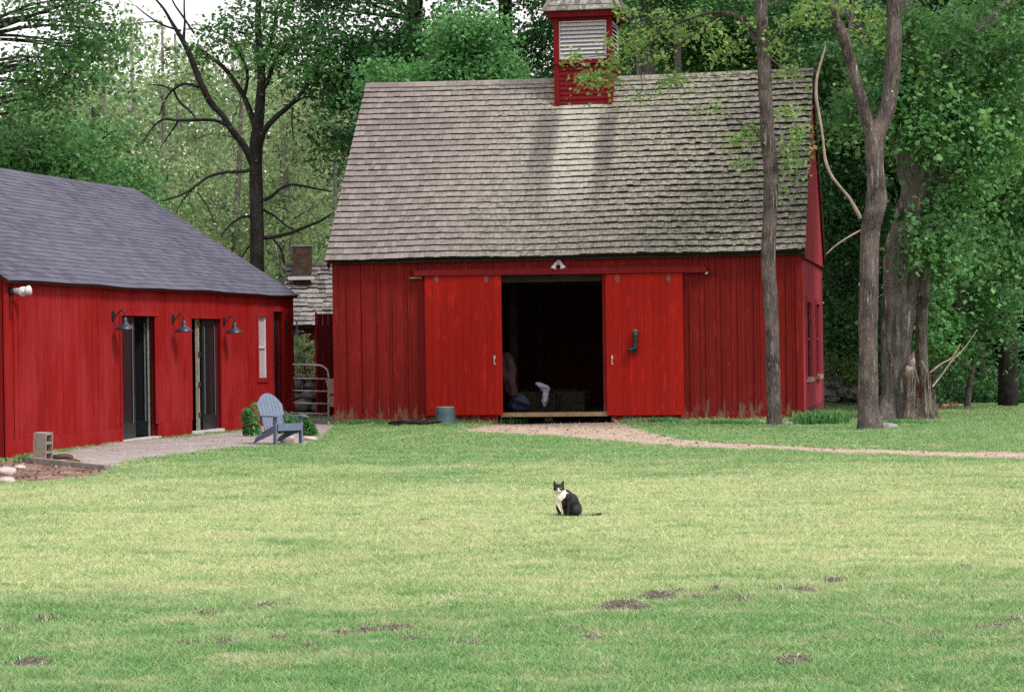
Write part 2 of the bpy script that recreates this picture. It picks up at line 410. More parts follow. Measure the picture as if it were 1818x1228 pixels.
# right gable wall
wy = [(.95, 2.35), (4.2, 5.6)]; wz = []
_, z0 = gab(1433, 668); _, z1 = gab(1431, 536); WZ0, WZ1 = z0, z1
holes = [(w[0], w[1], WZ0, WZ1) for w in wy]
m = MB(); board_wall(m, 0, BD, .215, lambda a: 3.10, lambda a, t, z: (BW+t, a, z), .305, .022, holes)
gw = m.build('side_wall', M['barn_lit_side'], barn)
m = MB(); board_wall(m, -.02, BD, 3.125, lambda a: roofz(a)-.04, lambda a, t, z: (BW+t, a, z), .25, .045)
m.build('gable_wall', M['barn_lit_side'], barn)
m = MB(); m.box(BW+.0, BW+.07, -.03, BD, 3.102, 3.122); m.build('drip_board', M['barn_dark'], barn)
m = MB()
def prof(): return [(0.02, .02), (BD-.02, .02), (BD-.02, roofz(BD)-.12), (RS, PZ-.2), (.02, roofz(0)-.1)]
for xx in (.02, BW-.05):
    pr = prof()
    if xx > 1:   # with window holes: strips
        edges = [0.02, wy[0][0], wy[0][1], wy[1][0], wy[1][1], BD-.02]
        for i in range(5):
            a, b = edges[i], edges[i+1]
            zt = lambda q: roofz(q)-.1
            def strip(a, b, zlo, zhi):
                A, B = (zhi, zhi) if zhi else (zt(a), zt(b))
                m.hexa([(xx, a, zlo), (xx+.045, a, zlo), (xx+.045, b, zlo), (xx, b, zlo), (xx, a, A), (xx+.045, a, A), (xx+.045, b, B), (xx, b, B)])
            if i in (1, 3): strip(a, b, .02, WZ0); strip(a, b, WZ1, 3.0); strip(a, b, 3.0, None)
            elif a < RS < b: strip(a, RS, .02, None); strip(RS, b, .02, None)
            else: strip(a, b, .02, None)
    else:
        n = len(pr); m.add([(xx, p, q) for p, q in pr]+[(xx+.045, p, q) for p, q in pr], [tuple(range(n))[::-1], tuple(range(n, 2*n))]+[(i, (i+1) % n, n+(i+1) % n, n+i) for i in range(n)])
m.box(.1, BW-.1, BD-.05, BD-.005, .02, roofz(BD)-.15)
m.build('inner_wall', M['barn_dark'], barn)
m = MB(); board_wall(m, 0, BD, .02, lambda a: roofz(a)-.05, lambda a, t, z: (-t+.018, a, z), .305, .02); m.build('side_wall', M['barn'], barn)
m = MB(); board_wall(m, 0, BW, .02, lambda a: roofz(BD)-.1, lambda a, t, z: (a, BD+t, z), .305, .02); m.build('rear_wall', M['barn'], barn)
m = MB(); m.box(BW+.0, BW+.035, -.03, BD, -.03, .212); m.build('side_skirt', m_wood_paint('side_skirt_worn', (.2, .06, .055), weather=.5, z0=-.3), barn)
for i, w in enumerate(wy):
    f = MB(); a, b = w
    f.box(BW-.02, BW+.055, a-.09, a, WZ0-.02, WZ1+.1); f.box(BW-.02, BW+.055, b, b+.09, WZ0-.02, WZ1+.1)
    f.box(BW-.02, BW+.05, a, b, WZ1, WZ1+.1); f.box(BW-.02, BW+.02, a, b, (WZ0+WZ1)/2-.02, (WZ0+WZ1)/2+.02)
    fo = f.build('window', M['barn_lit_side'], barn)
    f = MB(); f.box(BW-.04, BW-.03, a, b, WZ0, WZ1); f.build('pane', M['winglass'], fo)
    f = MB(); f.box(BW-.02, BW+.10, a-.03, b+.03, WZ0-.10, WZ0-.022); f.build('sill', M['palestone'] if i == 0 else M['cream'], fo)
# roof
def shingle_slope(m, x0, x1, L, expo, org, up, nrm, wmin, wmax, th, side=1, moss=None, xdir=Vector((1, 0, 0)), jag=.006, sag=None):
    nC = int(L/expo)+1
    for k in range(nC):
        t0 = k*expo; t1 = min(t0+expo*1.9, L+.02); x = x0-R.uniform(0, .1)
        while x < x1:
            w = R.uniform(wmin, wmax); xa, xb = max(x, x0), min(x+w-.004, x1)
            x += w
            if xb-xa < .02: continue
            mo = moss((xa+xb)/2, t0/L) if moss else 0
            j = R.uniform(-jag, jag)*(1+.6*mo); h = th*R.uniform(.85, 1.2)*(1+mo*R.uniform(.5, 1.3)); lift = th*.9
            def q(xx, tt, hh):
                p = org+xdir*xx+up*tt+nrm*hh
                if sag: p = p+Vector((0, 0, sag(xx, tt/L)))
                return p
            hi = .004
            m.hexa([q(xa, t0+j, lift*.1), q(xb, t0+j, lift*.1), q(xb, t1, hi-.004), q(xa, t1, hi-.004), q(xa, t0+j, lift+h), q(xb, t0+j, lift+h), q(xb, t1, hi+.004), q(xa, t1, hi+.004)], R.random()); m.r[-4] = -1.0  # marks the butt face, painted near-black for the shadow line under each course
sagb = lambda x, t: -.035*math.sin(math.pi*min(max((x)/BW, 0), 1))*(t)-.012*math.sin(x*1.7+1)*(1-t)
rf = MB()
up = Vector((0, math.cos(TH), math.sin(TH))); nr = Vector((0, -math.sin(TH), math.cos(TH)))
moss = lambda x, t: max(0, min(1, (x-4.3+.9*math.sin(t*5))/3.5))*(1-.35*abs(t-.45))
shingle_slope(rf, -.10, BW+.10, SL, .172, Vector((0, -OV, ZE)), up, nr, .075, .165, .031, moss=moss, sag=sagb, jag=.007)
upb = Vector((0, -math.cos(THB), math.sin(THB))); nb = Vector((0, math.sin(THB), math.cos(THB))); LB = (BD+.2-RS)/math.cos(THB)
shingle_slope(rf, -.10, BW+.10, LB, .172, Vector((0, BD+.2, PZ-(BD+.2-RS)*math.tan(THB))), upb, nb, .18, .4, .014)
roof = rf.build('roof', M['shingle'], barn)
m = MB()
def slab(m, x0, x1, o, u, n, L, lo, hi):
    q = lambda x, t, h: o+Vector((x, 0, 0))+u*t+n*h
    m.hexa([q(x0, 0, lo), q(x1, 0, lo), q(x1, L, lo), q(x0, L, lo), q(x0, 0, hi), q(x1, 0, hi), q(x1, L, hi), q(x0, L, hi)])
slab(m, -.08, BW+.08, Vector((0, -OV+.02, ZE)), up, nr, SL-.05, -.07, -.045)
slab(m, -.08, BW+.08, Vector((0, BD+.18, PZ-(BD+.2-RS)*math.tan(THB))), upb, nb, LB-.05, -.07, -.045)
m.build('roof_sheathing', M['interior'], roof)
m = MB()
x = -.1
while x < BW+.1:
    w = R.uniform(.25, .4); xb = min(x+w, BW+.1); zz = sagb((x+xb)/2, 1)
    if not (CXc-CH < (x+xb)/2 < CXc+CH):
        for s_, uu, nn in ((1, up, nr), (-1, upb, nb)):
            q = lambda xx, tt, h: Vector((xx, RS, PZ+zz+.012))-uu*tt+nn*h
            m.hexa([q(x, .15, .03), q(xb-.004, .15, .03), q(xb-.004, 0, .03), q(x, 0, .03), q(x, .15, .052), q(xb-.004, .15, .052), q(xb-.004, 0, .055), q(x, 0, .055)])
    x = xb
m.build('ridge_cap', M['shingle'], roof)
for (o_, u_, n_, L_) in ((Vector((0, -OV, ZE)), up, nr, SL), (Vector((0, BD+.2, PZ-(BD+.2-RS)*math.tan(THB))), upb, nb, LB)):
    m = MB(); slab(m, BW+.052, BW+.085, o_, u_, n_, L_-.01, -.20, -.072); m.build('rake_board', M['barn_dark'], roof)
    m = MB(); slab(m, -.085, -.052, o_, u_, n_, L_-.01, -.20, -.072); m.build('rake_board', M['barn_dark'], roof)
# floor, threshold, posts inside
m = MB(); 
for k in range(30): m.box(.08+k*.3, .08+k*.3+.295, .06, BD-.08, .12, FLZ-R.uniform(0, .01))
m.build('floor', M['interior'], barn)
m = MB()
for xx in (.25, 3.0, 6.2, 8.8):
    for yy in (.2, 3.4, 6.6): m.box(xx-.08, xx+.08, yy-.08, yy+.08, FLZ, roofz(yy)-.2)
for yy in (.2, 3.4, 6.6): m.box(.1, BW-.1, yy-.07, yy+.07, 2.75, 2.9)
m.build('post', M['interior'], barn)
m = MB(); m.box(OPL+.05, OPR-.03, -.07, .05, .135, .215); m.build('threshold', M['tan'], barn)
# sliding doors
def sliding(pxa, pxb, tops, handlex, mir):
    xa, zt = fac(pxa, tops, -.1); xb, _ = fac(pxb, tops, -.1); _, zb = fac((pxa+pxb)/2, 736.5, -.1)
    d = MB(); a = xa; k = 10; st = (xb-xa)/k
    for i in range(k): d.box(xa+i*st+.0015, xa+(i+1)*st-.0015, -.125-R.uniform(0, .0015), -.095, zb+R.uniform(-.003, .003), zt)
    d.box(xa+.02, xb-.02, -.0945, -.075, zb+.02, zt-.02)
    do = d.build('sliding_door', M['door'], barn); do['label'] = 'bright red boarded sliding door on the '+('right' if mir else 'left')+' of the opening'
    for px, py in ((tops_h[mir][0], 496), (tops_h[mir][1], 496)):
        hx, hz = fac(px, py, -.13); h = MB()
        h.box(hx-.045, hx+.045, -.131, -.1275, hz-.01, hz+.05); h.add([(hx-.045, -.131, hz-.0105), (hx+.045, -.131, hz-.0105), (hx, -.131, hz-.07), (hx-.045, -.1275, hz-.0105), (hx+.045, -.1275, hz-.0105), (hx, -.1275, hz-.07)], [(0, 2, 1), (3, 4, 5), (0, 3, 5, 2), (1, 2, 5, 4), (0, 1, 4, 3)])
        for bx, bz in ((-.025, .03), (.025, .03), (0, -.015)): h.box(hx+bx-.009, hx+bx+.009, -.138, -.1312, hz+bz-.009, hz+bz+.009, 1)
        h.box(hx-.012, hx+.012, -.127, -.115, hz+.051, hz+.12)
        h.build('door_hanger', M['hanger'], do)
    hx, hz = fac(handlex, 640, -.13); h = MB()
    h.box(hx-.015, hx+.015, -.130, -.1275, hz+.03, hz+.10); h.tube([(hx, -.13, hz+.06), (hx, -.165, hz+.05), (hx, -.165, hz-.03), (hx, -.13, hz-.05)], .008, 6); h.box(hx-.02, hx+.02, -.130, -.1275, hz-.07, hz-.045)
    h.build('handle', M['galv'], do)
    return xa, xb, zt, zb
M['hanger'] = m_plain('painted_hanger', (.20, .06, .05), .6, var=.3)
tops_h = {0: (775, 863), 1: (1096, 1187)}
sliding(754, 890, 491, 878, 0); DR = sliding(1075, 1212, 487, 1087, 1)
xa, zt = fac(735, 477.5, -.16); xb, zb = fac(1254, 487, -.16)
m = MB(); xa, z1 = fac(735, 479.5, -.16); xb, z2 = fac(1254, 472.5, -.16); hh = .115
m.hexa([(xa, -.16, z1-hh), (xb, -.16, z2-hh), (xb, -.03, z2-hh), (xa, -.03, z1-hh), (xa, -.155, z1), (xb, -.155, z2), (xb, -.03, z2), (xa, -.03, z1)])
m.build('door_track_cover', M['barn_lit_side2'] if 'barn_lit_side2' in M else M['cupola'], barn)
m = MB(); xa, za = fac(728, 493.5, -.08); m.box(xa, xa+.24, -.10, -.05, za-.014, za+.014); m.build('track_end_block', M['tan'], barn)
m = MB(); xa, za = fac(1252, 484, -.08); m.box(xa, xa+.05, -.12, -.05, za-.025, za+.02); m.build('track_end_block', M['white'], barn)
m = MB(); m.box(xa+.052, xa+.2, -.10, -.08, za-.01, za+.005); m.build('track_rail', M['barn_dark'], barn)

# cupola
cu = MB(); y0, y1 = 2.80, 4.00; ZB0, ZM, ZT = 6.15, 7.28, 8.22
cu.box(CXc-CH+.02, CXc+CH-.02, y0+.02, y1-.02, ZB0, ZM)
nb_ = 9
for k in range(nb_):
    za = 6.35+k*.1; zb = za+.105
    for face in range(2):
        if face == 0: cu.hexa([(CXc-CH+.10, y0-.012, za), (CXc+CH-.10, y0-.012, za), (CXc+CH-.10, y0+.02, za), (CXc-CH+.10, y0+.02, za), (CXc-CH+.10, y0+.008, zb), (CXc+CH-.10, y0+.008, zb), (CXc+CH-.10, y0+.02, zb), (CXc-CH+.10, y0+.02, zb)])
        else: cu.hexa([(CXc+CH+.012, y0+.10, za), (CXc+CH+.012, y1-.10, za), (CXc+CH-.02, y1-.10, za), (CXc+CH-.02, y0+.10, za), (CXc+CH-.008, y0+.10, zb), (CXc+CH-.008, y1-.10, zb), (CXc+CH-.02, y1-.10, zb), (CXc+CH-.02, y0+.10, zb)])
cup = cu.build('cupola', M['cupola'], barn)
m = MB()
for sx in (-1, 1):
    for yy in (y0-.012, y1-.088):
        x_ = CXc+sx*(CH-.04); m.box(x_-.056, x_+.056, yy-.012, yy+.10, ZB0, ZT+.02)
m.build('corner_post', M['cupola'], cup)
m = MB(); m.box(CXc-CH-.05, CXc+CH+.05, y0-.055, y1+.055, ZM, ZM+.035); m.box(CXc-CH+.02, CXc+CH-.02, y0+.01, y1-.01, ZM+.036, ZM+.10); m.box(CXc-CH+.02, CXc+CH-.02, y0+.01, y1-.01, ZT-.06, ZT+.02)
m.box(CXc-CH-.03, CXc+CH+.03, y0-.032, y0-.012-.0005, 6.13, 6.2) if False else None
m.build('trim_band', M['cupola'], cup)
for side in range(4):
    fr = MB(); w = CH-.10; za, zb = ZM+.10, ZT-.06
    Mx = Matrix.Translation((CXc, (y0+y1)/2, 0)) @ Matrix.Rotation(side*math.pi/2, 4, 'Z')
    d0 = CH+.0
    fr.box(-w, -w+.022, -d0-.002, -d0+.05, za, zb, M=Mx); fr.box(w-.022, w, -d0-.002, -d0+.05, za, zb, M=Mx)
    fr.box(-w+.022, w-.022, -d0-.002, -d0+.05, za, za+.02, M=Mx); fr.box(-w+.022, w-.022, -d0-.002, -d0+.05, zb-.02, zb, M=Mx)
    ns = 9; st = (zb-za-.04)/ns
    for k in range(ns):
        zz = za+.02+k*st
        pts = [(-w+.023, -d0+.0, zz+.004), (w-.023, -d0+.0, zz+.004), (w-.023, -d0+.075, zz+st*.98), (-w+.023, -d0+.075, zz+st*.98)]
        pts = pts+[(p[0], p[1], p[2]+.012) for p in pts]
        fr.hexa([Mx @ Vector(p) for p in pts])
    fr.build('louver', M['white'], cup)
m = MB(); m.box(CXc-CH+.13, CXc+CH-.13, y0+.13, y1-.13, ZM+.1, ZT-.06); m.build('dark_core', M['interior'], cup)
cr = MB(); E = CH+.14; yc = (y0+y1)/2
cr.box(CXc-E, CXc+E, yc-E, yc+E, ZT+.02, ZT+.13); crf = cr.build('roof_fascia', M['cupola'], cup)
cr = MB(); zb = ZT+.135; apex = 9.75; H = apex-zb; E2 = E+.05
for side in range(4):
    Mx = Matrix.Translation((CXc, yc, 0)) @ Matrix.Rotation(side*math.pi/2, 4, 'Z'); nC = 12
    for k in range(nC):
        f0, f1 = k/nC, (k+1.4)/nC; e0, e1 = E2*(1-f0), max(E2*(1-f1), .0)
        x = -e0
        while x < e0-.01:
            w = R.uniform(.09, .17); xb = min(x+w, e0); s0 = e1/e0 if e0 else 0
            za, zb_ = zb+H*f0, zb+H*min(f1, 1.0)
            def pt(xx, e, z, h): return Mx @ Vector((xx, -e-h*.8, z+h*.5))
            cr.hexa([pt(x, e0, za, 0), pt(xb-.004, e0, za, 0), pt((xb-.004)*s0, e1, zb_, 0), pt(x*s0, e1, zb_, 0), pt(x, e0, za, .03), pt(xb-.004, e0, za, .03), pt((xb-.004)*s0, e1, zb_, .008), pt(x*s0, e1, zb_, .008)])
            x = xb
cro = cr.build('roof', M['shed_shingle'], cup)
m = MB()
for sx, sy in ((-1, -1), (1, -1), (1, 1), (-1, 1)): m.beam((CXc+sx*(E2+.02), yc+sy*(E2+.02), zb+.02), (CXc, yc, apex+.03), .09, .03)
m.build('hip_cap', M['oldwood'], cro)

# things at the barn -------------------------------------------------
def floodlight(loc, rz, label, heads, mat):
    e = empty('floodlight', loc, rz, label, 'floodlight')
    m = MB(); m.lathe([(0, -.02), (.05, -.02), (.055, 0), (.05, .02), (0, .02)], n=14)
    for i, v in enumerate(m.v): m.v[i] = (v[0], -abs(v[2])*0-.0+v[2]-.02, v[1])
    m.build('mount', mat, e, smooth=False)
    for (p, d) in heads:
        p = Vector(p); d = Vector(d).normalized(); h = MB()
        pr = [(-.07, .02), (-.05, .03), (0, .035), (.05, .055), (.075, .06), (.0751, .05), (.05, .0)]
        h.tube([p+d*a for a, b in pr], [max(b, .001) for a, b in pr], 14, cap=False)
        h.tube([(0, -.03, 0), p-d*.06], .012, 6)
        h.build('lamp_head', M['white'], e, smooth=True)
    return e
x_, z_ = fac(992, 466, -.06)
floodlight(BM @ Vector((x_, -.03, z_)), BA, 'small white twin floodlight above the barn doorway', [((-.07, -.09, -.06), (-.45, -.35, -1)), ((.07, -.09, -.06), (.5, -.35, -1))], M['white'])
# boot hung on the right door
x_, z_ = fac(1127, 605, -.2)
e = empty('boot', BM @ Vector((x_, -.13, z_)), BA, 'black leather boot hanging on the right sliding door', 'boot')
b = MB(); b.tube([(0.01, -.055, .18), (.01, -.055, .10), (.005, -.055, 0), (0, -.055, -.09), (-.005, -.057, -.14), (0, -.06, -.175)], [.058, .06, .052, .045, .052, .05], 14)
b.tube([(.02, -.06, -.15), (-.05, -.062, -.16), (-.11, -.062, -.172), (-.15, -.062, -.18)], [.045, .042, .033, .018], 12)
b.build('boot_leather', M['leather'], e, smooth=True)
b = MB(); b.box(-.165, .055, -.105, -.018, -.215, -.198); b.box(.0, .055, -.10, -.022, -.235, -.2155); b.build('sole', M['interior'], e)
b = MB(); b.tube([(.01, -.055, .181), (.01, -.055, .20), (.01, -.04, .215)], [.055, .05, .02], 14); b.build('cuff', M['oldwood'], e, smooth=True)

def rock(name, loc, r, mat, label, cat='rock', group=None, seed=0, seg=2):
    bm = bmesh.new(); bmesh.ops.create_icosphere(bm, subdivisions=seg+1, radius=1)
    for v in bm.verts:
        n = noise.noise(v.co*1.1+Vector((seed*3.1, 0, 0)))*.35+noise.noise(v.co*3+Vector((seed, 5, 0)))*.12
        v.co = Vector((v.co.x*r[0], v.co.y*r[1], v.co.z*r[2]))*(1+n)
    me = bpy.data.meshes.new(name); bm.to_mesh(me); bm.free(); me.materials.append(mat)
    me.polygons.foreach_set('use_smooth', [True]*len(me.polygons))
    o = bpy.data.objects.new(name, me); COL.objects.link(o); o.location = loc
    return tag(o, label, cat, group)
def bpt(x, y, z=0): return BM @ Vector((x, y, z))
# inside the doorway
def fold_cloth(name, pts, rad, mat, label, cat, flat=.4, seed=0):
    b = MB(); pl = smoothline([tuple(p)+(r,) for p, r in zip(pts, rad)], 6)
    b.tube([p[:3] for p in pl], [p[3] for p in pl], 18, wob=.9, seed=seed)
    o = b.build(name, mat, smooth=True); return tag(o, label, cat)
def inb(px, py, y):
    q = plane_hit(px, py, bpt(0, y), BN); return tuple(q)
fold_cloth('horse_blanket', [inb(896, 628, .5), inb(899, 650, .45), inb(905, 680, .42), inb(912, 704, .4)], [.09, .14, .12, .07], M['maroon'], 'dark maroon striped blanket hanging just inside the left door', 'blanket', seed=3)
fold_cloth('feed_bag', [inb(903, 722, .55), inb(915, 714, .5), inb(928, 718, .5), inb(936, 726, .55)], [.06, .13, .12, .05], M['navy'], 'navy blue cloth bag slumped on the barn floor by the left door', 'bag', seed=5)
fold_cloth('draped_jacket', [inb(951, 680, .7), inb(960, 684, .68), inb(970, 690, .66), inb(976, 692, .66)], [.02, .05, .07, .03], M['cloth'], 'pale grey jacket hung over hay in the doorway', 'jacket', seed=8).name = 'jacket'
jk = fold_cloth('sleeve', [inb(969, 692, .655), inb(968, 703, .65), inb(967, 712, .65), inb(966, 722, .65)], [.05, .06, .05, .02], M['cloth'], None, None, seed=9)
jk.parent = bpy.data.objects['jacket']
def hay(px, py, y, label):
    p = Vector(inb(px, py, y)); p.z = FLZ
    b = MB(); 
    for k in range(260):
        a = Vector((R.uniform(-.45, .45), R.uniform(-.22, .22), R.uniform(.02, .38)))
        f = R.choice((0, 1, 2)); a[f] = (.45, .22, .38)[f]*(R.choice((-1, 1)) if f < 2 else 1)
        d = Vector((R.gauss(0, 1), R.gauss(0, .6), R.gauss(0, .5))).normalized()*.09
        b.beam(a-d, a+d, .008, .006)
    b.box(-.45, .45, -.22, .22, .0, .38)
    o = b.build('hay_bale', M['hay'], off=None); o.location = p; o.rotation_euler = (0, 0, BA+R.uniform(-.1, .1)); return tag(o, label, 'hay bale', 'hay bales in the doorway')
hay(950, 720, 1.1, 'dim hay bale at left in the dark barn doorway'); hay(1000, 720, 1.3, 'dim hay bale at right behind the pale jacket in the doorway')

# upturned tub, hose, small stones by the barn
pt = G(792, 753); tb = empty('tub', (pt.x, 46.75, 0), 0, 'upturned teal rubber tub against the left barn door', 'tub')
b = MB(); b.lathe([(.215, .0), (.222, .02), (.215, .045), (.205, .06), (.19, .2), (.178, .33), (.165, .35), (.12, .345), (.0, .335)], n=28); b.build('tub_body', M['tub'], tb, smooth=True)
b = MB(); b.lathe([(.17, .331), (.178, .345), (.17, .358), (.155, .355), (.15, .345)], n=28); b.build('base_rim', m_plain('tub_rim', (.13, .2, .21), .6), tb, smooth=True)
b = MB(); pts = []
for k in range(90):
    a = k*.42; rr = .33+.10*math.sin(k*.9)+.05*math.sin(k*2.1); pts.append((math.cos(a)*rr*1.15, math.sin(a)*rr*.6, .03+.05*abs(math.sin(k*.7))+k*.0005))
b.tube(pts, .011, 6); ho = b.build('hose', M['black_metal'], smooth=True); p = G(737, 757); ho.location = p; tag(ho, 'black garden hose in a loose heap on the grass by the tub', 'hose')
rock('rock', G(975, 750)+Vector((0, .5, .06)), (.10, .08, .075), M['palestone'], 'pale stone below the right end of the left sliding door', seed=2)
rock('rock', G(878, 744)+Vector((0, .2, .04)), (.12, .06, .05), M['interior'], 'small black stone under the left sliding door', seed=4)

# ------------------------------------------------------------------ left house
HA = math.radians(-11.3); HO = Vector((-7.43, 35.3, 0)); HL = 14.75; HD = 6.7; HZ = 2.66
HM = Matrix.Translation(HO) @ Matrix.Rotation(HA, 4, 'Z'); HI = HM.inverted(); HN = HM.to_3x3() @ Vector((1, 0, 0))
house = empty('house', HO, HA, 'long bright red boarded building with a slate grey roof and french doors', 'house')
def hw(px, py, x=0.0):
    q = HI @ plane_hit(px, py, HM @ Vector((x, 0, 0)), HN); return q.y, q.z
d1a, d1t = hw(213, 560); d1b, _ = hw(277, 560); d2a, d2t = hw(336, 565); d2b, _ = hw(390, 565); w3a, w3t = hw(483, 553); w3b, _ = hw(500, 553)
wa, wt_ = hw(455, 562); wb, wb_ = hw(472, 670)
DH = [(d1a, d1b, 0, d1t), (d2a, d2b, 0, d2t), (w3a, w3b, 0, w3t)]
WH = (wa, wb, wb_, wt_)
m = MB(); board_wall(m, 0, HL, .27, lambda a: HZ, lambda a, t, z: (t, a, z), .24, .02, DH+[WH], gap=.011, jit=.003)
m.build('front_wall', M['house'], house)
m = MB(); prev = 0.121
for a_, b_ in ((.121, d1a-.071), (d1b+.071, d2a-.071), (d2b+.071, w3a-.091), (w3b+.091, HL-.121)): m = MB(); m.box(.0, .042, a_, b_, -.03, .268); m.build('skirt_board', M['house'], house)
m = MB(); holes = sorted(DH+[WH]); prev = .02
for h in holes:
    m.box(-.06, -.001, prev, h[0], 0.0, HZ)
    m.box(-.06, -.001, h[0], h[1], h[3], HZ)
    if h[2] > 0: m.box(-.06, -.001, h[0], h[1], 0, h[2])
    prev = h[1]
m.box(-.06, -.001, prev, HL-.02, 0, HZ); m.build('inner_wall', M['house_dark'], house)
hp = lambda x: HZ+(.0-x)*math.tan(HTH) if x > -HD/2 else HZ+(x+HD)*math.tan(HTH)
HTH = math.atan2(4.86-HZ-.02, HD/2)
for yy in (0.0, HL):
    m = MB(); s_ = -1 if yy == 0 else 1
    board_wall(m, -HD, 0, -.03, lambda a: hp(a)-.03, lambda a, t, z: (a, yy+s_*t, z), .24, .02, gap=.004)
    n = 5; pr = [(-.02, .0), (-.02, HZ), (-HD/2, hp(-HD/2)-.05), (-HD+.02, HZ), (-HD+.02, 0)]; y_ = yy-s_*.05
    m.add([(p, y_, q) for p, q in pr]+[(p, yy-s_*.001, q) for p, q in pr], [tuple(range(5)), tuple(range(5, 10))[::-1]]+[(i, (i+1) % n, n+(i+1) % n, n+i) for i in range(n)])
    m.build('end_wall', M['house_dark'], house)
m = MB(); m.box(-HD, -HD+.05, 0.06, HL-.06, 0, HZ-.02); m.box(-HD+.06, -.07, .06, HL-.06, .0, .045); m.build('rear_wall', M['interior'], house)
m = MB()   # corner and door trim
s170, _ = hw(172, 700)
for q, nm in (((.021, .044, -.03, .12, -.03, HZ-.02), 'corner_board'), ((.021, .044, HL-.12, HL+.03, -.03, HZ-.02), 'corner_board'), ((.0225, .034, s170-.0, s170+.10, .27, HZ-.05), 'trim_board'), ((.0225, .034, .32, .43, .27, HZ-.05), 'trim_board')): m = MB(); m.box(*q); m.build(nm, M['house'], house)
hr = MB(); ovh = .17
uh = Vector((-math.cos(HTH), 0, math.sin(HTH))); nh = Vector((math.sin(HTH), 0, math.cos(HTH))); Lh = (HD/2+ovh)/math.cos(HTH)
orgh = Vector((ovh, 0, HZ+.03-ovh*math.tan(HTH)+.0))
sagh = lambda x, t: .010*math.sin(x*.9)*(1-t)-.04*math.sin(math.pi*x/HL)*t+.006*math.sin(x*2.3)*(1-t)
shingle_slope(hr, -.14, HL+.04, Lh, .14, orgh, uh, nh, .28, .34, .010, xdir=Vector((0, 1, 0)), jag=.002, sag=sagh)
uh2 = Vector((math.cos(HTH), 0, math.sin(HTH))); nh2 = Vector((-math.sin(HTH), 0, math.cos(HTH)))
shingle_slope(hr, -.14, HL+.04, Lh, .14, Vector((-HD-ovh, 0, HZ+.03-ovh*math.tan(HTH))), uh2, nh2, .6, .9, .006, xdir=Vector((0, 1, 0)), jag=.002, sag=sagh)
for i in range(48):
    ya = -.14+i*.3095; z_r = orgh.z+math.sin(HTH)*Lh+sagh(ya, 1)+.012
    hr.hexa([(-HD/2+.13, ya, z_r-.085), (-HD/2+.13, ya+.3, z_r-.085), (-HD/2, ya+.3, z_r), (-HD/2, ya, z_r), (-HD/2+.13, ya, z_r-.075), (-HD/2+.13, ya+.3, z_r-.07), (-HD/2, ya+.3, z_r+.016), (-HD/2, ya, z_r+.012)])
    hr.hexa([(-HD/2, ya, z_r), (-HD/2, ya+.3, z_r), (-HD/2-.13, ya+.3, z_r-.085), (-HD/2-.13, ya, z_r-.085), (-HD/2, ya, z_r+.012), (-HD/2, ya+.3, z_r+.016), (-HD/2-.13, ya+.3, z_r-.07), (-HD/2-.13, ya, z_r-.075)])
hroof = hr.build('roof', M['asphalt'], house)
m = MB()
for i in range(30):
    ya, yb = -.12+i*.4955, -.12+(i+1)*.4955
    for o_, u_, n_ in ((orgh, uh, nh), (Vector((-HD-ovh, 0, orgh.z)), uh2, nh2)):
        q = lambda y, t, h: o_+Vector((0, y, sagh(y, t/Lh)))+u_*t+n_*h
        m.hexa([q(ya, .015, -.05), q(yb, .015, -.05), q(yb, Lh, -.05), q(ya, Lh, -.05), q(ya, .015, -.006), q(yb, .015, -.006), q(yb, Lh, -.006), q(ya, Lh, -.006)])
m.build('roof_deck', M['barn_dark'], hroof)

def french_door(a, b, top, label, variant):
    e = MB()   # casing
    e.box(-.12, .03, a-.07, a, .06, top+.08); e.box(-.12, .03, b, b+.07, .06, top+.08); e.box(-.12, .035, a, b, top, top+.08)
    fr = e.build('french_door', M['house'], house); fr['label'] = label
    e = MB(); e.box(-.12, .06, a-.02, b+.02, .0, .055); e.build('door_sill', M['white'], fr)
    w = (b-a)/2
    def leaf(ya, yb, xo=-.09, ang=0, piv=None):
        l = MB(); st = .11; z0, z1 = .065, top-.01
        T = Matrix.Identity(4)
        if piv is not None: T = Matrix.Translation((xo, piv, 0)) @ Matrix.Rotation(ang, 4, 'Z') @ Matrix.Translation((-xo, -piv, 0))
        l.box(xo-.02, xo+.02, ya, ya+st, z0, z1, M=T); l.box(xo-.02, xo+.02, yb-st, yb, z0, z1, M=T)
        l.box(xo-.02, xo+.02, ya+st, yb-st, z0, z0+.26, M=T); l.box(xo-.02, xo+.02, ya+st, yb-st, z1-.12, z1, M=T)
        lo = l.build('door_leaf', M['darkframe'], fr)
        g_ = MB(); g_.box(xo-.004, xo+.004, ya+st+.001, yb-st-.001, z0+.26, z1-.12, M=T); g_.build('pane', M['glass'], lo)
        g_ = MB(); g_.box(xo+.0205, xo+.026, ya+st-.012, ya+st+.012, z0+.27, z1-.13, M=T); g_.box(xo+.0205, xo+.026, yb-st-.012, yb-st+.012, z0+.25, z1-.11, M=T); g_.build('glazing_bead', M['bead'], lo)
        return lo
    if variant == 0:
        leaf(a+.01, a+w-.01); leaf(a+w+.01, b-.01, ang=math.radians(-82), piv=b-.01)
        e = MB(); e.box(-.150, -.1205, b-.05, b+.0, .06, top-.005); e.build('jamb', M['cream'], fr)
    else:
        leaf(a+w+.05, b-.01); leaf(a+.01, a+w-.01, ang=math.radians(80), piv=a+.01)
        e = MB(); jy = a+w*.72; e.box(-.11, -.045, jy, jy+.035, .06, top-.005); jo = e.build('hinge_stile', M['cream'], fr)
        for zz in (.3, .85, 1.4, 1.95): e = MB(); e.box(-.0445, -.03, jy-.01, jy+.055, zz, zz+.09); e.build('hinge', M['brass'], jo)
M['bead'] = m_plain('grey_bead', (.12, .14, .15), .4); M['brass'] = m_plain('aged_brass', (.10, .06, .02), .5, .5)
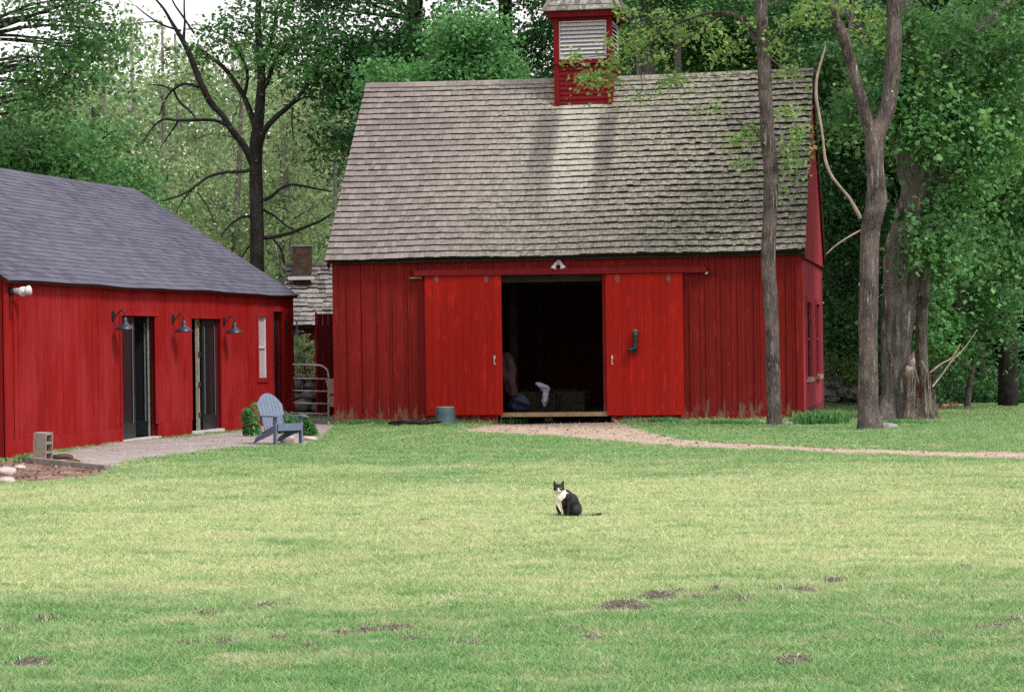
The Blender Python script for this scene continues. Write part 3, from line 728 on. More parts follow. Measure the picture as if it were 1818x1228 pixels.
french_door(d1a+.0, d1b, d1t, 'nearer dark french door of the red building, right leaf open', 0)
french_door(d2a, d2b, d2t, 'farther dark french door showing pale hinge stile and brass hinges', 1)
# dark narrow doorway at the far end
e = MB(); e.box(-.12, .03, w3a-.09, w3a, .0, w3t+.08); e.box(-.12, .03, w3b, w3b+.09, .0, w3t+.08); e.box(-.12, .035, w3a, w3b, w3t, w3t+.08)
dd = e.build('doorway', M['house'], house); e = MB(); e.box(-.11, -.08, w3a, w3b, .0, w3t); e.build('door_leaf', M['darkframe'], dd)
# window
a, b, z0, z1 = WH; e = MB(); e.box(-.05, .04, a-.09, a, z0-.09, z1+.09); e.box(-.05, .04, b, b+.09, z0-.09, z1+.09); e.box(-.05, .04, a, b, z1, z1+.09); e.box(-.05, .045, a, b, z0-.09, z0)
wi = e.build('window', M['house'], house)
e = MB(); e.box(-.03, -.02, a, b, z0, z1); e.build('pane', M['screen'], wi)
e = MB(); zm = (z0+z1)/2; e.box(-.018, .01, a, b, zm-.02, zm+.02); e.box(-.018, .01, a, a+.04, z0, z1); e.box(-.018, .01, b-.04, b, z0, z1); e.build('sash', M['white'], wi)

# wall lamps
def wall_lamp():
    e = empty('wall_lamp', (0, 0, 0), 0)
    b = MB(); b.box(0, .025, -.05, .05, -.075, .075); b.build('mount_plate', M['black_metal'], e, bevel=.008)
    b = MB(); pl = smoothline([(.02, 0, 0), (.06, 0, .0), (.10, 0, .05), (.15, 0, .085), (.20, 0, .06), (.21, 0, .0), (.21, 0, -.04)], 4); b.tube([p[:3] for p in pl], .011, 8); b.build('gooseneck_arm', M['black_metal'], e, smooth=True)
    b = MB(); b.lathe([(.0, .0), (.035, -.005), (.038, -.05), (.05, -.085), (.055, -.10), (.09, -.125), (.135, -.155), (.152, -.19), (.154, -.205), (.147, -.205), (.13, -.165), (.05, -.11), (0, -.10)], (.21, 0, -.03), 22); b.build('lamp_shade', M['shade'], e, smooth=True)
    return e
M['shade'] = m_plain('dark_blue_black_enamel', (.035, .038, .055), .35, .2, var=.2)
L0 = wall_lamp(); lamps = [(200, 560.5, 'black gooseneck barn lamp nearest the camera, left of the first french door'), (306, 566, 'black gooseneck barn lamp between the two french doors'), (397, 570, 'black gooseneck barn lamp right of the second french door'), (507, 574, 'black gooseneck barn lamp at the far corner of the red building')]
for i, (px, py, lb) in enumerate(lamps):
    o = L0 if i == 0 else copy_tree(L0)
    y_, z_ = hw(px, py, .02); o.location = HM @ Vector((.022 if i < 3 else .044, min(y_, HL-.02), z_)); o.rotation_euler = (0, 0, HA); tag(o, lb, 'wall lamp', 'gooseneck lamps along the red wall')
y_, z_ = hw(16, 517, .03)
floodlight(HM @ Vector((.045, y_, z_)), HA+math.pi/2, 'white twin floodlight high on the left end of the red wall', [((-.03, -.12, .0), (-.3, -1, -.1)), ((.13, -.12, .0), (.75, -.6, .15))], M['black_metal']).scale = (1.25, 1.25, 1.25)

# cinder block, edging, rocks, on the left
p = G(76, 819); e = empty('cinder_block', p, math.radians(-22), 'upright concrete block leaning by the red wall', 'concrete block'); e.rotation_euler = (math.radians(2), math.radians(3), math.radians(-20))
b = MB(); X, Yd, Z = .10, .10, .41
b.box(-X, X-.10, -Yd, Yd, 0, Z); b.box(X-.0995, X, -Yd, -Yd+.03, 0, Z); b.box(X-.0995, X, Yd-.03, Yd, 0, Z)
for z0, z1 in ((0, .03), (.12, .15), (.25, .28), (.38, Z)): b.box(X-.0995, X, -Yd+.0305, Yd-.0305, z0, z1)
b.build('block_body', M['block'], e)
b = MB(); a0, a1 = G(40, 818), G(192, 836); b.beam(a0+Vector((0, 0, .02)), a1+Vector((0, 0, .03)), .09, .09); tag(b.build('timber_edging', M['oldwood']), 'weathered grey timber edging along the soil bed', 'timber')
for i, (px, py, s_, lb) in enumerate([(4, 838, .17, 'large pale stone at the left picture edge'), (12, 852, .12, 'pale stone below the larger one at the left edge'), (34, 826, .085, 'small white stone in the soil bed')]):
    q = G(px, py+6); rock('rock', q+Vector((0, 0, s_*.2)), (s_, s_*.8, s_*.45), M['palestone'], lb, seed=i+10)
for i, (px, py, s_, lb) in enumerate([(110, 812, .10, 'brick red rubble piece beside the concrete block'), (128, 820, .08, 'brown rubble lump in the middle of the soil bed')]):
    rock('rubble', G(px, py+3)+Vector((0, 0, .03)), (s_*1.5, s_, s_*.5), M['brick'], lb, 'rubble', seed=i+20)

# fallen leaves and crumbs: too many to count
def litter(name, poly, n, size, mat, label, z=.02):
    x0, x1 = min(p[0] for p in poly), max(p[0] for p in poly); y0, y1 = min(p[1] for p in poly), max(p[1] for p in poly)
    X = NR.uniform(x0, x1, n); Y = NR.uniform(y0, y1, n); ok = inside(X, Y, poly); X, Y = X[ok], Y[ok]
    P_ = np.stack([X, Y, .012*np.sin(X*.9+Y*.35)+.010*np.sin(X*.31-Y*.57+1.)+.006*np.sin(X*2.1+Y*1.3)+z+np.abs(NR.normal(0, .012, len(X)))], 1); N = len(X)
    t_ = nrm(NR.normal(0, 1, (N, 3))*np.array([1, 1, .4])); b_ = nrm(np.cross(t_, nrm(NR.normal(0, .5, (N, 3))+np.array([0, 0, 1])))); L = (size*NR.uniform(.4, 1.4, N))[:, None]
    v = np.stack([P_-t_*L*.5, P_+b_*L*.4, P_+t_*L*.5, P_-b_*L*.4], 1)
    me = bpy.data.meshes.new(name); me.from_pydata(v.reshape(-1, 3).tolist(), [], [(4*i, 4*i+1, 4*i+2, 4*i+3) for i in range(N)]); a = me.attributes.new('rnd', 'FLOAT', 'FACE'); a.data.foreach_set('value', NR.uniform(0, 1, N).astype(np.float32)); me.materials.append(mat)
    o = bpy.data.objects.new(name, me); COL.objects.link(o); return tag(o, label, 'litter', kind='stuff')
def nrm(a): return a/np.maximum(np.linalg.norm(a, axis=1, keepdims=True), 1e-9)
t = NT('dry_leaf'); t.pbr(t.mix(t.attr(), (.07, .035, .022), (.34, .20, .12)), .9, .1); M['dryleaf'] = t.m
t = NT('grit'); t.pbr(t.mix(t.attr(), (.12, .09, .07), (.55, .45, .38)), .9, .1); M['grit'] = t.m
litter('leaf_litter', SOIL, 1200, .04, M['dryleaf'], 'dry brown leaves scattered over the soil bed at left')
litter('leaf_litter', SOIL2, 900, .06, M['dryleaf'], 'pinkish dead leaves on bare soil beside the old tree')
litter('grit', PATIO, 3000, .022, M['grit'], 'grit and crumbs scattered on the patio', .014)
litter('grit', PATH, 5200, .035, M['grit'], 'small stones and crumbs on the dirt path', .010)
# adirondack chair
fdir = Vector((.62, -.78, 0)).normalized(); p = G(489, 790)
CH_A = math.atan2(fdir.y, fdir.x)-math.pi/2
chair = empty('adirondack_chair', (0, 0, 0), CH_A, 'grey blue wooden garden chair with a fan back by the shrub', 'chair')
# local: x right, y front, z up ; front-left leg of the picture at local (+-.29, .0)
b = MB()
for s_ in (-1, 1):
    b = MB(); b.box(s_*.29-.018, s_*.29+.018, -.05, .05, 0, .50); b.build('leg', M['chair'], chair, bevel=.004)
    b = MB(); x0 = s_*.262
    b.hexa([(x0-.012, .04, .24), (x0+.012, .04, .24), (x0+.012, -.82, .0), (x0-.012, -.82, .0), (x0-.012, .04, .36), (x0+.012, .04, .36), (x0+.012, -.70, .115), (x0-.012, -.70, .115)]); b.build('side_rail', M['chair'], chair)
    b = MB(); x1, x2 = s_*.20, s_*.36
    pts = [(s_*.235, .13), (s_*.345, .13), (s_*.37, .08), (s_*.365, -.25), (s_*.33, -.52), (s_*.28, -.60), (s_*.235, -.58)]
    n = len(pts); b.add([(q[0], q[1], .503+.02*0) for q in pts]+[(q[0], q[1], .530) for q in pts], [tuple(range(n))[::-1], tuple(range(n, 2*n))]+[(i, (i+1) % n, n+(i+1) % n, n+i) for i in range(n)]); b.build('armrest', M['chair'], chair)
b = MB()
for k in range(6):
    y_ = .055-k*.095; z_ = .365-k*.030; b.hexa([(-.275, y_-.085, z_-.026), (.275, y_-.085, z_-.026), (.275, y_, z_), (-.275, y_, z_), (-.275, y_-.085, z_-.006), (.275, y_-.085, z_-.006), (.275, y_, z_+.02), (-.275, y_, z_+.02)])
b.box(-.27, .27, .058, .08, .25, .37); b.build('seat', M['chair'], chair)
b = MB(); bk = Vector((0, -.42, .20)); tilt = math.radians(24); bu = Vector((0, -math.sin(tilt), math.cos(tilt))); bn = Vector((0, math.cos(tilt), math.sin(tilt)))
for k in range(7):
    u = (k-3)/3; xb_, xt = (k-3)*.068, (k-3)*.082; h = .80-.17*u*u-.05*abs(u)
    w0, w1 = .031, .038
    q = lambda x, t, d: bk+Vector((x, 0, 0))+bu*t+bn*d
    sh = -.03*u*abs(u)
    hf = lambda x_: .80-.20*(x_/.285)**2-.04*(x_/.285)**6
    hl, hr_ = hf(xt-w1), hf(xt+w1)
    b.hexa([q(xb_-w0, 0, 0), q(xb_+w0, 0, 0), q(xb_+w0, 0, .018), q(xb_-w0, 0, .018), q(xt-w1, hl, 0), q(xt+w1, hr_, 0), q(xt+w1, hr_, .018), q(xt-w1, hl, .018)])
b.build('backrest', M['chair'], chair)
b = MB()
for t_ in (.30, .58): q1, q2 = bk+bu*t_-bn*.015+Vector((-.27 if t_ < .5 else -.2, 0, 0)), bk+bu*t_-bn*.015+Vector((.27 if t_ < .5 else .2, 0, 0)); b.beam(q1, q2, .025, .05)
b.build('back_brace', M['chair'], chair)
cr_ = Matrix.Rotation(CH_A, 3, 'Z') @ Vector((-.29, 0, 0)); lg = Matrix.Rotation(CH_A, 3, 'Z') @ Vector((.29, 0, 0))
near = cr_ if cr_.x < lg.x else lg
chair.scale = (.84, .84, .86); chair.location = Vector((p.x, p.y, .012))-near*.84

# gate, stone wall, red panel, shed behind
gy = 49.7
g0 = P(500, 650, gy); g1 = P(583, 650, gy)
gate = empty('farm_gate', (g1.x, gy, 0), 0, 'grey tubular steel farm gate between the two red buildings', 'gate')
def gl(px, py): q = P(px, py, gy); return (q.x-g1.x, 0, q.z)
b = MB(); pl = smoothline([gl(495, 646), gl(560, 648), gl(572, 650), gl(580, 656), gl(583.5, 668), gl(583.5, 700), gl(583.5, 748)], 5); b.tube([q[:3] for q in pl], .021, 10); b.build('gate_frame', M['galv'], gate, smooth=True)
for py in (671.5, 693.5, 715.5, 733.5):
    b = MB(); b.tube([gl(495, py-1), gl(583, py+1)], .017 if py < 730 else .019, 8); b.build('rail', M['galv'], gate, smooth=True)
b = MB(); b.tube([gl(590, 640), gl(590, 760)], .0, 3) if False else None
b.tube([gl(583, 690), gl(592, 688)], .012, 6); b.tube([gl(583, 742), gl(592, 742)], .012, 6); b.build('hinge_pin', M['galv'], gate)
# stones
sw = empty('stone_wall', P(540, 745, 53.5)*1.0, 0, 'low dry wall of grey field stones behind the gate', 'stone wall'); sw.location.z = 0
bmv = []
def stone_mesh(name, specs, mat, parent):
    bm = bmesh.new()
    for (cx, cy, cz, rx, ry, rz, sd_) in specs:
        r_ = bmesh.ops.create_icosphere(bm, subdivisions=3, radius=1)
        for v in r_['verts']:
            n = noise.noise(v.co*1.2+Vector((sd_*2.7, sd_, 0)))*.3; k_ = 1+n
            v.co = Vector((cx+v.co.x*rx*k_, cy+v.co.y*ry*k_, cz+v.co.z*rz*k_))
    me = bpy.data.meshes.new(name); bm.to_mesh(me); bm.free(); me.materials.append(mat); me.polygons.foreach_set('use_smooth', [True]*len(me.polygons))
    o = bpy.data.objects.new(name, me); COL.objects.link(o); o.parent = parent; return o
sp = []; sc_ = 53.5/FPX
for (px, py, wx, hy) in [(527, 680, 15, 12), (552, 683, 12, 9), (512, 700, 9, 9), (525, 703, 10, 6), (546, 702, 14, 9), (565, 700, 10, 9), (535, 719, 18, 11), (561, 722, 13, 9), (512, 721, 8, 9), (520, 738, 10, 8), (545, 739, 14, 8), (568, 742, 10, 8), (535, 668, 14, 4), (556, 669, 12, 4), (513, 665, 10, 4), (580, 690, 14, 12), (582, 720, 14, 14), (500, 690, 12, 12), (498, 715, 12, 14), (500, 740, 14, 10)]:
    q = P(px, py, 53.5); sp.append((q.x-sw.location.x, R.uniform(-.05, .05), q.z, wx*sc_*1.08, .2, hy*sc_*1.15, R.random()*9))
stone_mesh('stones', sp, M['stone'], sw)
b = MB(); q0, q1 = P(495, 700, 53.9), P(592, 700, 53.9); b.box(q0.x-sw.location.x, q1.x-sw.location.x, .12, .4, 0, .72); b.build('rubble_core', M['interior'], sw)
# red panel by barn's left corner
q0, q1 = P(563, 560, 50.4), P(592, 560, 50.4); zt = P(563, 557, 50.4).z; zb_ = max(.02, P(563, 737, 50.4).z)
pn = empty('board_door', (q0.x, 50.4, 0), math.radians(8), 'tall dark red board door standing open behind the farm gate', 'door')
b = MB(); w = (q1.x-q0.x)
for k in range(3): b.box(k*w/3+.002, (k+1)*w/3-.002, 0, .03, zb_, zt)
b.build('boards', M['panel'], pn); b = MB(); b.box(-.045, -.002, -.02, .05, zb_-.02, zt+.03); b.build('edge_board', M['house'], pn)
b = MB(); b.beam(P(589, 672, 49.0), P(596, 700, 49.0), .03, .26); b.beam(P(596, 700, 49.0), P(591, 722, 49.0), .03, .2); tag(b.build('plank', M['palewood'] if 'palewood' in M else m_plain('pinkish_raw_wood', (.42, .27, .2), .9)), 'short pinkish raw plank leaning at the left barn corner', 'plank')
# small shed
sx0 = P(499, 520, 56).x; sx1 = P(640, 520, 56).x
ze = P(540, 580, 56).z; zr = P(540, 471, 57.4).z
shed = empty('shed', (sx0, 56.1, 0), 0, 'small low shed with a lichened shingle roof behind the gate', 'shed'); sw_ = sx1-sx0
b = MB(); b.box(.05, sw_, 0.05, 2.5, 0, ze+.02); b.build('wall', M['barn_dark'], shed)
b = MB(); sth = math.atan2(zr-ze, 1.4); us = Vector((0, math.cos(sth), math.sin(sth))); ns_ = Vector((0, -math.sin(sth), math.cos(sth))); Ls = (zr-ze)/math.sin(sth)
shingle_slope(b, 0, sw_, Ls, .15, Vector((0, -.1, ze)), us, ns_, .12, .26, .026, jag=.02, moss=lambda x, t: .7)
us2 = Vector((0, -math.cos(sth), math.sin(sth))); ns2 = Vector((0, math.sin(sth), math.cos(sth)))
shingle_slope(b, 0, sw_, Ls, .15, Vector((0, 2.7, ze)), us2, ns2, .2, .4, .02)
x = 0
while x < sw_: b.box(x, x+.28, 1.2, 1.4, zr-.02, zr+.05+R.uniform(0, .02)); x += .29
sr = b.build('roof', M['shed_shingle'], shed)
b = MB(); slab(b, .02, sw_, Vector((0, -.09, ze)), us, ns_, Ls-.03, -.06, -.01); slab(b, .02, sw_, Vector((0, 2.69, ze)), us2, ns2, Ls-.03, -.06, -.01); b.box(0.02, .06, .1, 2.5, ze, ze+.5); b.build('roof_deck', M['interior'], sr)
c0, c1 = P(520, 460, 57), P(552, 460, 57); ct = P(536, 438, 57).z; b = MB(); b.box(c0.x-sx0, c1.x-sx0, .75, 1.2, zr-.45, ct); ch_ = b.build('chimney', M['brick'], sr)
b = MB(); b.box(c0.x-sx0-.02, c1.x-sx0+.02, .73, 1.22, ct, ct+.04); b.build('chimney_cap', M['stone'], sr); 
b = MB(); b.box(c0.x-sx0-.1, c1.x-sx0+.1, .62, .74, zr-.36, zr-.28); b.build('flashing', M['galv'], sr)

# ------------------------------------------------------------------ foliage tools
def np_mesh(name, verts, nper, rnd, mat, parent=None, loc=None):
    """verts (N, nper, 3): N separate faces"""
    N = len(verts); me = bpy.data.meshes.new(name)
    me.vertices.add(N*nper); me.vertices.foreach_set('co', verts.reshape(-1).astype(np.float32))
    me.loops.add(N*nper); me.loops.foreach_set('vertex_index', np.arange(N*nper, dtype=np.int32))
    me.polygons.add(N); me.polygons.foreach_set('loop_start', np.arange(0, N*nper, nper, dtype=np.int32))
    me.polygons.foreach_set('loop_total', np.full(N, nper, dtype=np.int32))
    me.update(calc_edges=True)
    a = me.attributes.new('rnd', 'FLOAT', 'FACE'); a.data.foreach_set('value', rnd.astype(np.float32))
    me.materials.append(mat); o = bpy.data.objects.new(name, me); COL.objects.link(o)
    if parent is not None: o.parent = parent
    elif loc is not None: o.location = loc
    return o
def nrm(a): return a/np.maximum(np.linalg.norm(a, axis=1, keepdims=True), 1e-9)
def leaf_verts(pos, size, up=.8, droop=.3, asp=.75, szvar=.5):
    N = len(pos); size = size*.95
    n = nrm(NR.normal(0, .55, (N, 3))+np.array([0, 0, up])); t = NR.normal(0, 1, (N, 3)); t = nrm(t-n*(t*n).sum(1, keepdims=True)); t[:, 2] -= droop; t = nrm(t)
    b = nrm(np.cross(n, t)); n = np.cross(t, b)
    L = (size*(1+NR.uniform(-szvar, szvar, N)))[:, None]
    v = np.stack([pos-t*L*.5, pos+b*L*asp*.5+n*L*.12-t*L*.05, pos+t*L*.55, pos-b*L*asp*.5+n*L*.12-t*L*.05], axis=1)
    return v
def bez(a, b, sagz, k=6, wig=.15):
    a, b = np.array(a), np.array(b); L = np.linalg.norm(b-a); out = []
    w = NR.normal(0, wig*L*.25, 3); w2 = NR.normal(0, wig*L*.12, 3)
    for i in range(k+1):
        t = i/k; p = a+(b-a)*t+np.array([0, 0, sagz*L])*math.sin(math.pi*t)+w*math.sin(math.pi*t)+w2*math.sin(2*math.pi*t); out.append(p)
    return out
def px2(px, py, Y): return np.array(P(px, py, Y))
def tree(name, label, base, trunk, limbs=(), crown=(), leaf=.11, lmat=None, bark=None, group=None, cat='tree', nl=60, spray=(.42, .16), twigs=True, nsides=12, wob=.0, dens=1., up=.8, droop=.3, tw=.006, seed=0, near=False):
    """trunk: (px,py,r_px,Y); limbs: lists of the same; crown: (px,py,rx_px,rz_px,Y,ry_m,n_sprays,(limb point or None))"""
    base = Vector(base); e = empty(name, base, 0, label, cat, group)
    loc = lambda p: (p[0]-base.x, p[1]-base.y, p[2]-base.z)
    pts = [tuple(px2(a, b, Y))+(r*Y/FPX,) for a, b, r, Y in trunk]
    pl = smoothline(pts, 8 if wob else 4)
    m = MB(); m.tube([loc(p) for p in pl], [p[3] for p in pl], nsides, wob=wob, seed=seed); m.build('trunk', bark, e, smooth=True)
    jp = [np.array(p[:3]) for p in pl]
    bm_ = MB()
    for lb in limbs:
        pl2 = smoothline([tuple(px2(a, b, Y))+(r*Y/FPX,) for a, b, r, Y in lb], 5)
        bm_.tube([loc(p) for p in pl2], [p[3] for p in pl2], 7); jp += [np.array(p[:3]) for p in pl2[1:]]
    cpos = []; crad = []
    tot = []
    for (cx, cy, rx, rz, Y, ry, ns, *_) in crown:
        c0 = px2(cx, cy, Y); rx *= Y/FPX; rz *= Y/FPX; ns = int(ns*dens)
        JP = np.array(jp); below = JP[:, 2] < c0[2]+rz
        cand = JP if near else (JP[below] if below.any() else JP)
        j = cand[np.argmin(np.linalg.norm(cand-c0, axis=1)+np.maximum(0, cand[:, 2]-c0[2])*(0 if near else 1.5))]
        tr_end = c0+np.array([0, 0, 0.])
        d = np.linalg.norm(tr_end-j)
        if d > .5:
            q = bez(j, tr_end, .06); rr = np.linspace(min(.09, .02+.012*d) if not near else .014, .012 if not near else .006, len(q)); bm_.tube([loc(p) for p in q], list(rr), 5)
            path = np.array(q)
        else: path = np.array([j, tr_end])
        u = nrm(NR.normal(0, 1, (ns, 3)))*(NR.uniform(.05, 1, (ns, 1))**.45)
        sc = c0+u*np.array([rx, ry, rz])
        if twigs:
            for s_ in sc[::1 if ns < 60 else 2]:
                k_ = path[np.argmin(np.linalg.norm(path-s_, axis=1))]
                if np.linalg.norm(s_-k_) > .15:
                    q = bez(k_, s_, .04, 4, .3); bm_.tube([loc(p) for p in q], list(np.linspace(tw*2, tw*.7, 5)), 3, cap=False)
        tot.append(sc)
    if bm_.v: bm_.build('branches', bark, e, smooth=True)
    if tot:
        C = np.concatenate(tot); cnt = NR.poisson(nl*1.3, len(C)); Cr = np.repeat(C, cnt, axis=0); N = len(Cr)
        tilt = np.repeat(NR.normal(0, .35, (len(C), 2)), cnt, axis=0)
        sz = np.repeat(NR.uniform(.6, 1.3, len(C)), cnt)[:, None]
        off = NR.normal(0, 1, (N, 3))*np.array([spray[0], spray[0], spray[1]])*sz
        off[:, 2] += off[:, 0]*tilt[:, 0]+off[:, 1]*tilt[:, 1]-.25*(off[:, 0]**2+off[:, 1]**2)/max(spray[0], .01)
        pos = Cr+off
        rn = np.clip(np.repeat(NR.uniform(0, 1, len(C)), cnt)*.8+NR.uniform(-.05, .35, N), 0, 1)
        np_mesh('crown', leaf_verts(pos-np.array(base), leaf, up, droop), 4, rn, lmat, e)
    return e

M['lf_maple'] = m_leaf('dark_maple_leaf', (.020, .085, .028), (.12, .30, .095), .4)
M['lf_mid'] = m_leaf('mid_green_leaf', (.020, .095, .036), (.185, .42, .145), .4, bright=(.28, .44, .12))
M['lf_pale'] = m_leaf('pale_spring_leaf', (.10, .20, .085), (.50, .62, .32), .4)
M['lf_fresh'] = m_leaf('fresh_yellow_green_leaf', (.11, .26, .06), (.34, .48, .15), .4)
M['lf_dark'] = m_leaf('deep_green_leaf', (.012, .056, .022), (.058, .180, .058), .35)
M['lf_wood_shade'] = m_leaf('wood_shade_leaf', (.006, .026, .013), (.030, .090, .038), .3)  # near-black leaf green: shade of the deep wood put into the colour
M['lf_shrub'] = m_leaf('shrub_leaf', (.024, .11, .04), (.17, .42, .14), .4)
M['bark'] = m_bark('grey_brown_bark', (.020, .015, .013), (.27, .225, .21), 1.0, bst=1.)
M['bark_old'] = m_bark('old_tree_bark', (.016, .012, .010), (.30, .265, .245), .6, moss=(.10, .105, .07), bst=1.)
M['bark_dark'] = m_bark('dark_bark', (.020, .017, .016), (.075, .065, .062), 1.)
M['bark_pale'] = m_bark('pale_grey_bark', (.13, .115, .11), (.34, .31, .30), 1.)
M['dead'] = m_plain('bleached_dead_wood', (.30, .225, .18), .9, var=.35, scale=8)
M['rot'] = m_plain('orange_rotten_wood', (.15, .065, .028), 1., var=.5, scale=12, bump=.8)
M['split'] = m_bark('splintered_wood', (.030, .022, .018), (.42, .35, .30), 1.3)

# --- tree A: slim trunk before the barn front
YA = 43.6
A_tr = [(1375, 764, 19, YA), (1375, 752, 14.5, YA), (1374, 720, 12.6, YA), (1372, 650, 12.2, YA), (1370, 570, 12.6, YA), (1367, 520, 12.8, YA), (1364, 450, 13.2, YA), (1367, 380, 13, YA), (1369, 310, 13.2, YA), (1363, 240, 12.5, YA), (1359, 160, 12, YA), (1355, 90, 11.5, YA), (1352, 20, 10.5, YA), (1350, -80, 10, YA), (1345, -220, 8, YA), (1350, -380, 5, YA)]
A_l = [[(1354, 85, 6, YA), (1340, 66, 5, YA+.1), (1322, 38, 4.5, YA+.2), (1300, 25, 4, YA+.3), (1280, 27, 3.4, YA+.4), (1262, 38, 2.6, YA+.5), (1230, 62, 2.3, YA+.7), (1195, 85, 2, YA+.9), (1165, 102, 1.7, YA+1), (1120, 115, 1.5, YA+1.2), (1100, 132, 1.2, YA+1.3)],
       [(1300, 25, 2.8, YA+.3), (1265, 22, 2.4, YA+.4), (1225, 34, 2, YA+.6), (1190, 50, 1.7, YA+.8), (1150, 82, 1.5, YA+1), (1110, 94, 1.2, YA+1.2), (1060, 100, .9, YA+1.4), (1020, 103, .6, YA+1.4)],
       [(1230, 34, 1.6, YA+.6), (1200, 36, 1.4, YA+.6), (1165, 35, 1.2, YA+.7), (1110, 45, .8, YA+.8)],
       [(1148, 84, 1.2, YA+1), (1120, 65, .9, YA+1), (1108, 52, .6, YA+1)],
       [(1190, 88, 1, YA+.9), (1170, 60, .9, YA+.9), (1180, 20, .8, YA+.8), (1195, -20, .6, YA+.7)],
       [(1356, 90, 2, YA), (1375, 110, 1.5, YA-.1), (1400, 125, 1.1, YA-.2), (1420, 122, .8, YA-.2)],
       [(1354, 14, 3, YA), (1375, 5, 2.2, YA), (1400, -8, 1.8, YA), (1430, -30, 1.2, YA)],
       [(1364, 265, 1.6, YA), (1352, 250, 1.2, YA), (1345, 240, 1, YA), (1333, 225, .6, YA)],
       [(1368, 285, 1.2, YA), (1385, 270, 1., YA-.1), (1400, 250, .7, YA-.1)]]
crA = []
for (x, y, r) in [(1090, 72, 16), (1096, 118, 14), (1078, 140, 12), (1044, 138, 12), (1120, 66, 14), (1160, 62, 16), (1130, 86, 14), (1168, 102, 12), (1240, 20, 22), (1210, 60, 16), (1105, 20, 16), (1055, 130, 8), (1025, 95, 10), (1175, 30, 18), (1260, 55, 16), (1300, 75, 18), (1280, 95, 14), (1200, 140, 10), (1188, 145, 7), (1140, 165, 7), (1262, 190, 7), (1330, 230, 12), (1335, 255, 9), (1300, 245, 7), (1320, 290, 8), (1400, 250, 9), (1410, 275, 8), (1400, 195, 8), (1415, 232, 11), (1400, 125, 12), (1340, 45, 22), (1400, 30, 26), (1385, 75, 18), (1420, 10, 20), (1400, 300, 9), (1385, 335, 7)]:
    crA.append((x, y, r, r*.8, YA+(.8 if x < 1250 else .1), .35, 5 if r > 9 else 3))
for k in range(14): crA.append((1350+R.uniform(-190, 170), -80-R.uniform(0, 330), 60, 45, YA+R.uniform(-1.5, 1.5), 1.0, 9))
tree('slim_tree', 'slim grey trunked tree standing before the right part of the barn front', G(1375, 762), A_tr, A_l, crA, leaf=.085, lmat=M['lf_fresh'], bark=M['bark'], nl=15, spray=(.15, .07), nsides=20, wob=.10, seed=3, tw=.004, near=True)

# --- tree B: forked trunk
YB = 41.4
B_tr = [(1546, 770, 34, YB), (1545, 757, 24, YB), (1543, 735, 19.5, YB), (1541, 690, 17.6, YB), (1541, 600, 17, YB), (1543, 500, 16.5, YB), (1543, 440, 16.6, YB), (1547, 400, 17, YB), (1556, 355, 18.5, YB), (1554, 310, 15.5, YB), (1553, 265, 17, YB), (1556, 238, 17, YB), (1570, 208, 14, YB), (1580, 170, 13.5, YB), (1586, 110, 13.2, YB), (1588, 50, 13, YB), (1587, -10, 12.5, YB), (1592, -140, 11, YB), (1600, -330, 6, YB)]
B_l = [[(1554, 262, 11, YB), (1546, 235, 11.5, YB), (1533, 190, 10.8, YB-.1), (1517, 135, 10.5, YB-.1), (1506, 95, 10, YB-.2), (1498, 68, 11, YB-.2), (1484, 35, 9.5, YB-.2), (1474, 0, 9, YB-.2), (1462, -60, 8.5, YB-.3), (1440, -200, 6, YB-.4)],
       [(1501, 70, 3, YB-.2), (1509, 45, 2.3, YB-.2), (1514, 20, 2, YB-.2), (1511, -15, 1.6, YB-.2)]]
crB = [(1520+R.uniform(-260, 260), -90-R.uniform(0, 330), 70, 50, YB+R.uniform(-2, 2), 1.2, 10) for k in range(8)]
crB += [(1445, 20, 26, 18, YB, .5, 7), (1490, 10, 18, 14, YB-.4, .4, 5), (1545, 25, 22, 16, YB+.3, .4, 7), (1530, 60, 14, 10, YB+.3, .4, 4)]
fork = tree('forked_tree', 'tall grey tree forking into two stems beside the old broken trunk', G(1546, 766), B_tr, B_l, crB, leaf=.085, lmat=M['lf_fresh'], bark=M['bark'], nl=16, spray=(.2, .08), nsides=24, wob=.11, seed=9, near=True)
m = MB(); db = [(1528, 388, 5, YB), (1521, 374, 4.3, YB-.05), (1508, 352, 3.8, YB-.1), (1490, 330, 3.6, YB-.15), (1475, 310, 3.5, YB-.2), (1465, 282, 3.6, YB-.2), (1461, 245, 3.2, YB-.2), (1455, 208, 3.4, YB-.2), (1449, 172, 3.6, YB-.2), (1450, 140, 3.1, YB-.2), (1457, 112, 2.8, YB-.2), (1464, 88, 2, YB-.2), (1465, 74, 1.2, YB-.2)]
pl = smoothline([tuple(px2(a, b, Y))+(r*Y/FPX,) for a, b, r, Y in db], 5); m.tube([Vector(p[:3])-fork.location for p in pl], [p[3]*.72 for p in pl], 8, wob=.25)
pl = smoothline([tuple(px2(a, b, Y))+(r*Y/FPX,) for a, b, r, Y in [(1530, 408, 2, YB), (1508, 420, 1.6, YB), (1485, 435, 1.3, YB), (1466, 452, .8, YB)]], 4); m.tube([Vector(p[:3])-fork.location for p in pl], [p[3] for p in pl], 6)
m.build('dead_branch', M['dead'], fork, smooth=True)
q = G(1575, 762); rock('rock', q+Vector((0, 0, .03)), (.20, .14, .09), M['stone'], 'grey rock at the foot of the forked tree', seed=31)
rock('rock', G(1402, 756)+Vector((0, 0, .03)), (.13, .09, .05), M['palestone'], 'pale flat rock in grass to the right of the slim tree', seed=32)
rock('rock', G(1350, 753)+Vector((0, 0, .03)), (.11, .08, .05), M['palestone'], 'pale flat rock in grass to the left of the slim tree', seed=33)

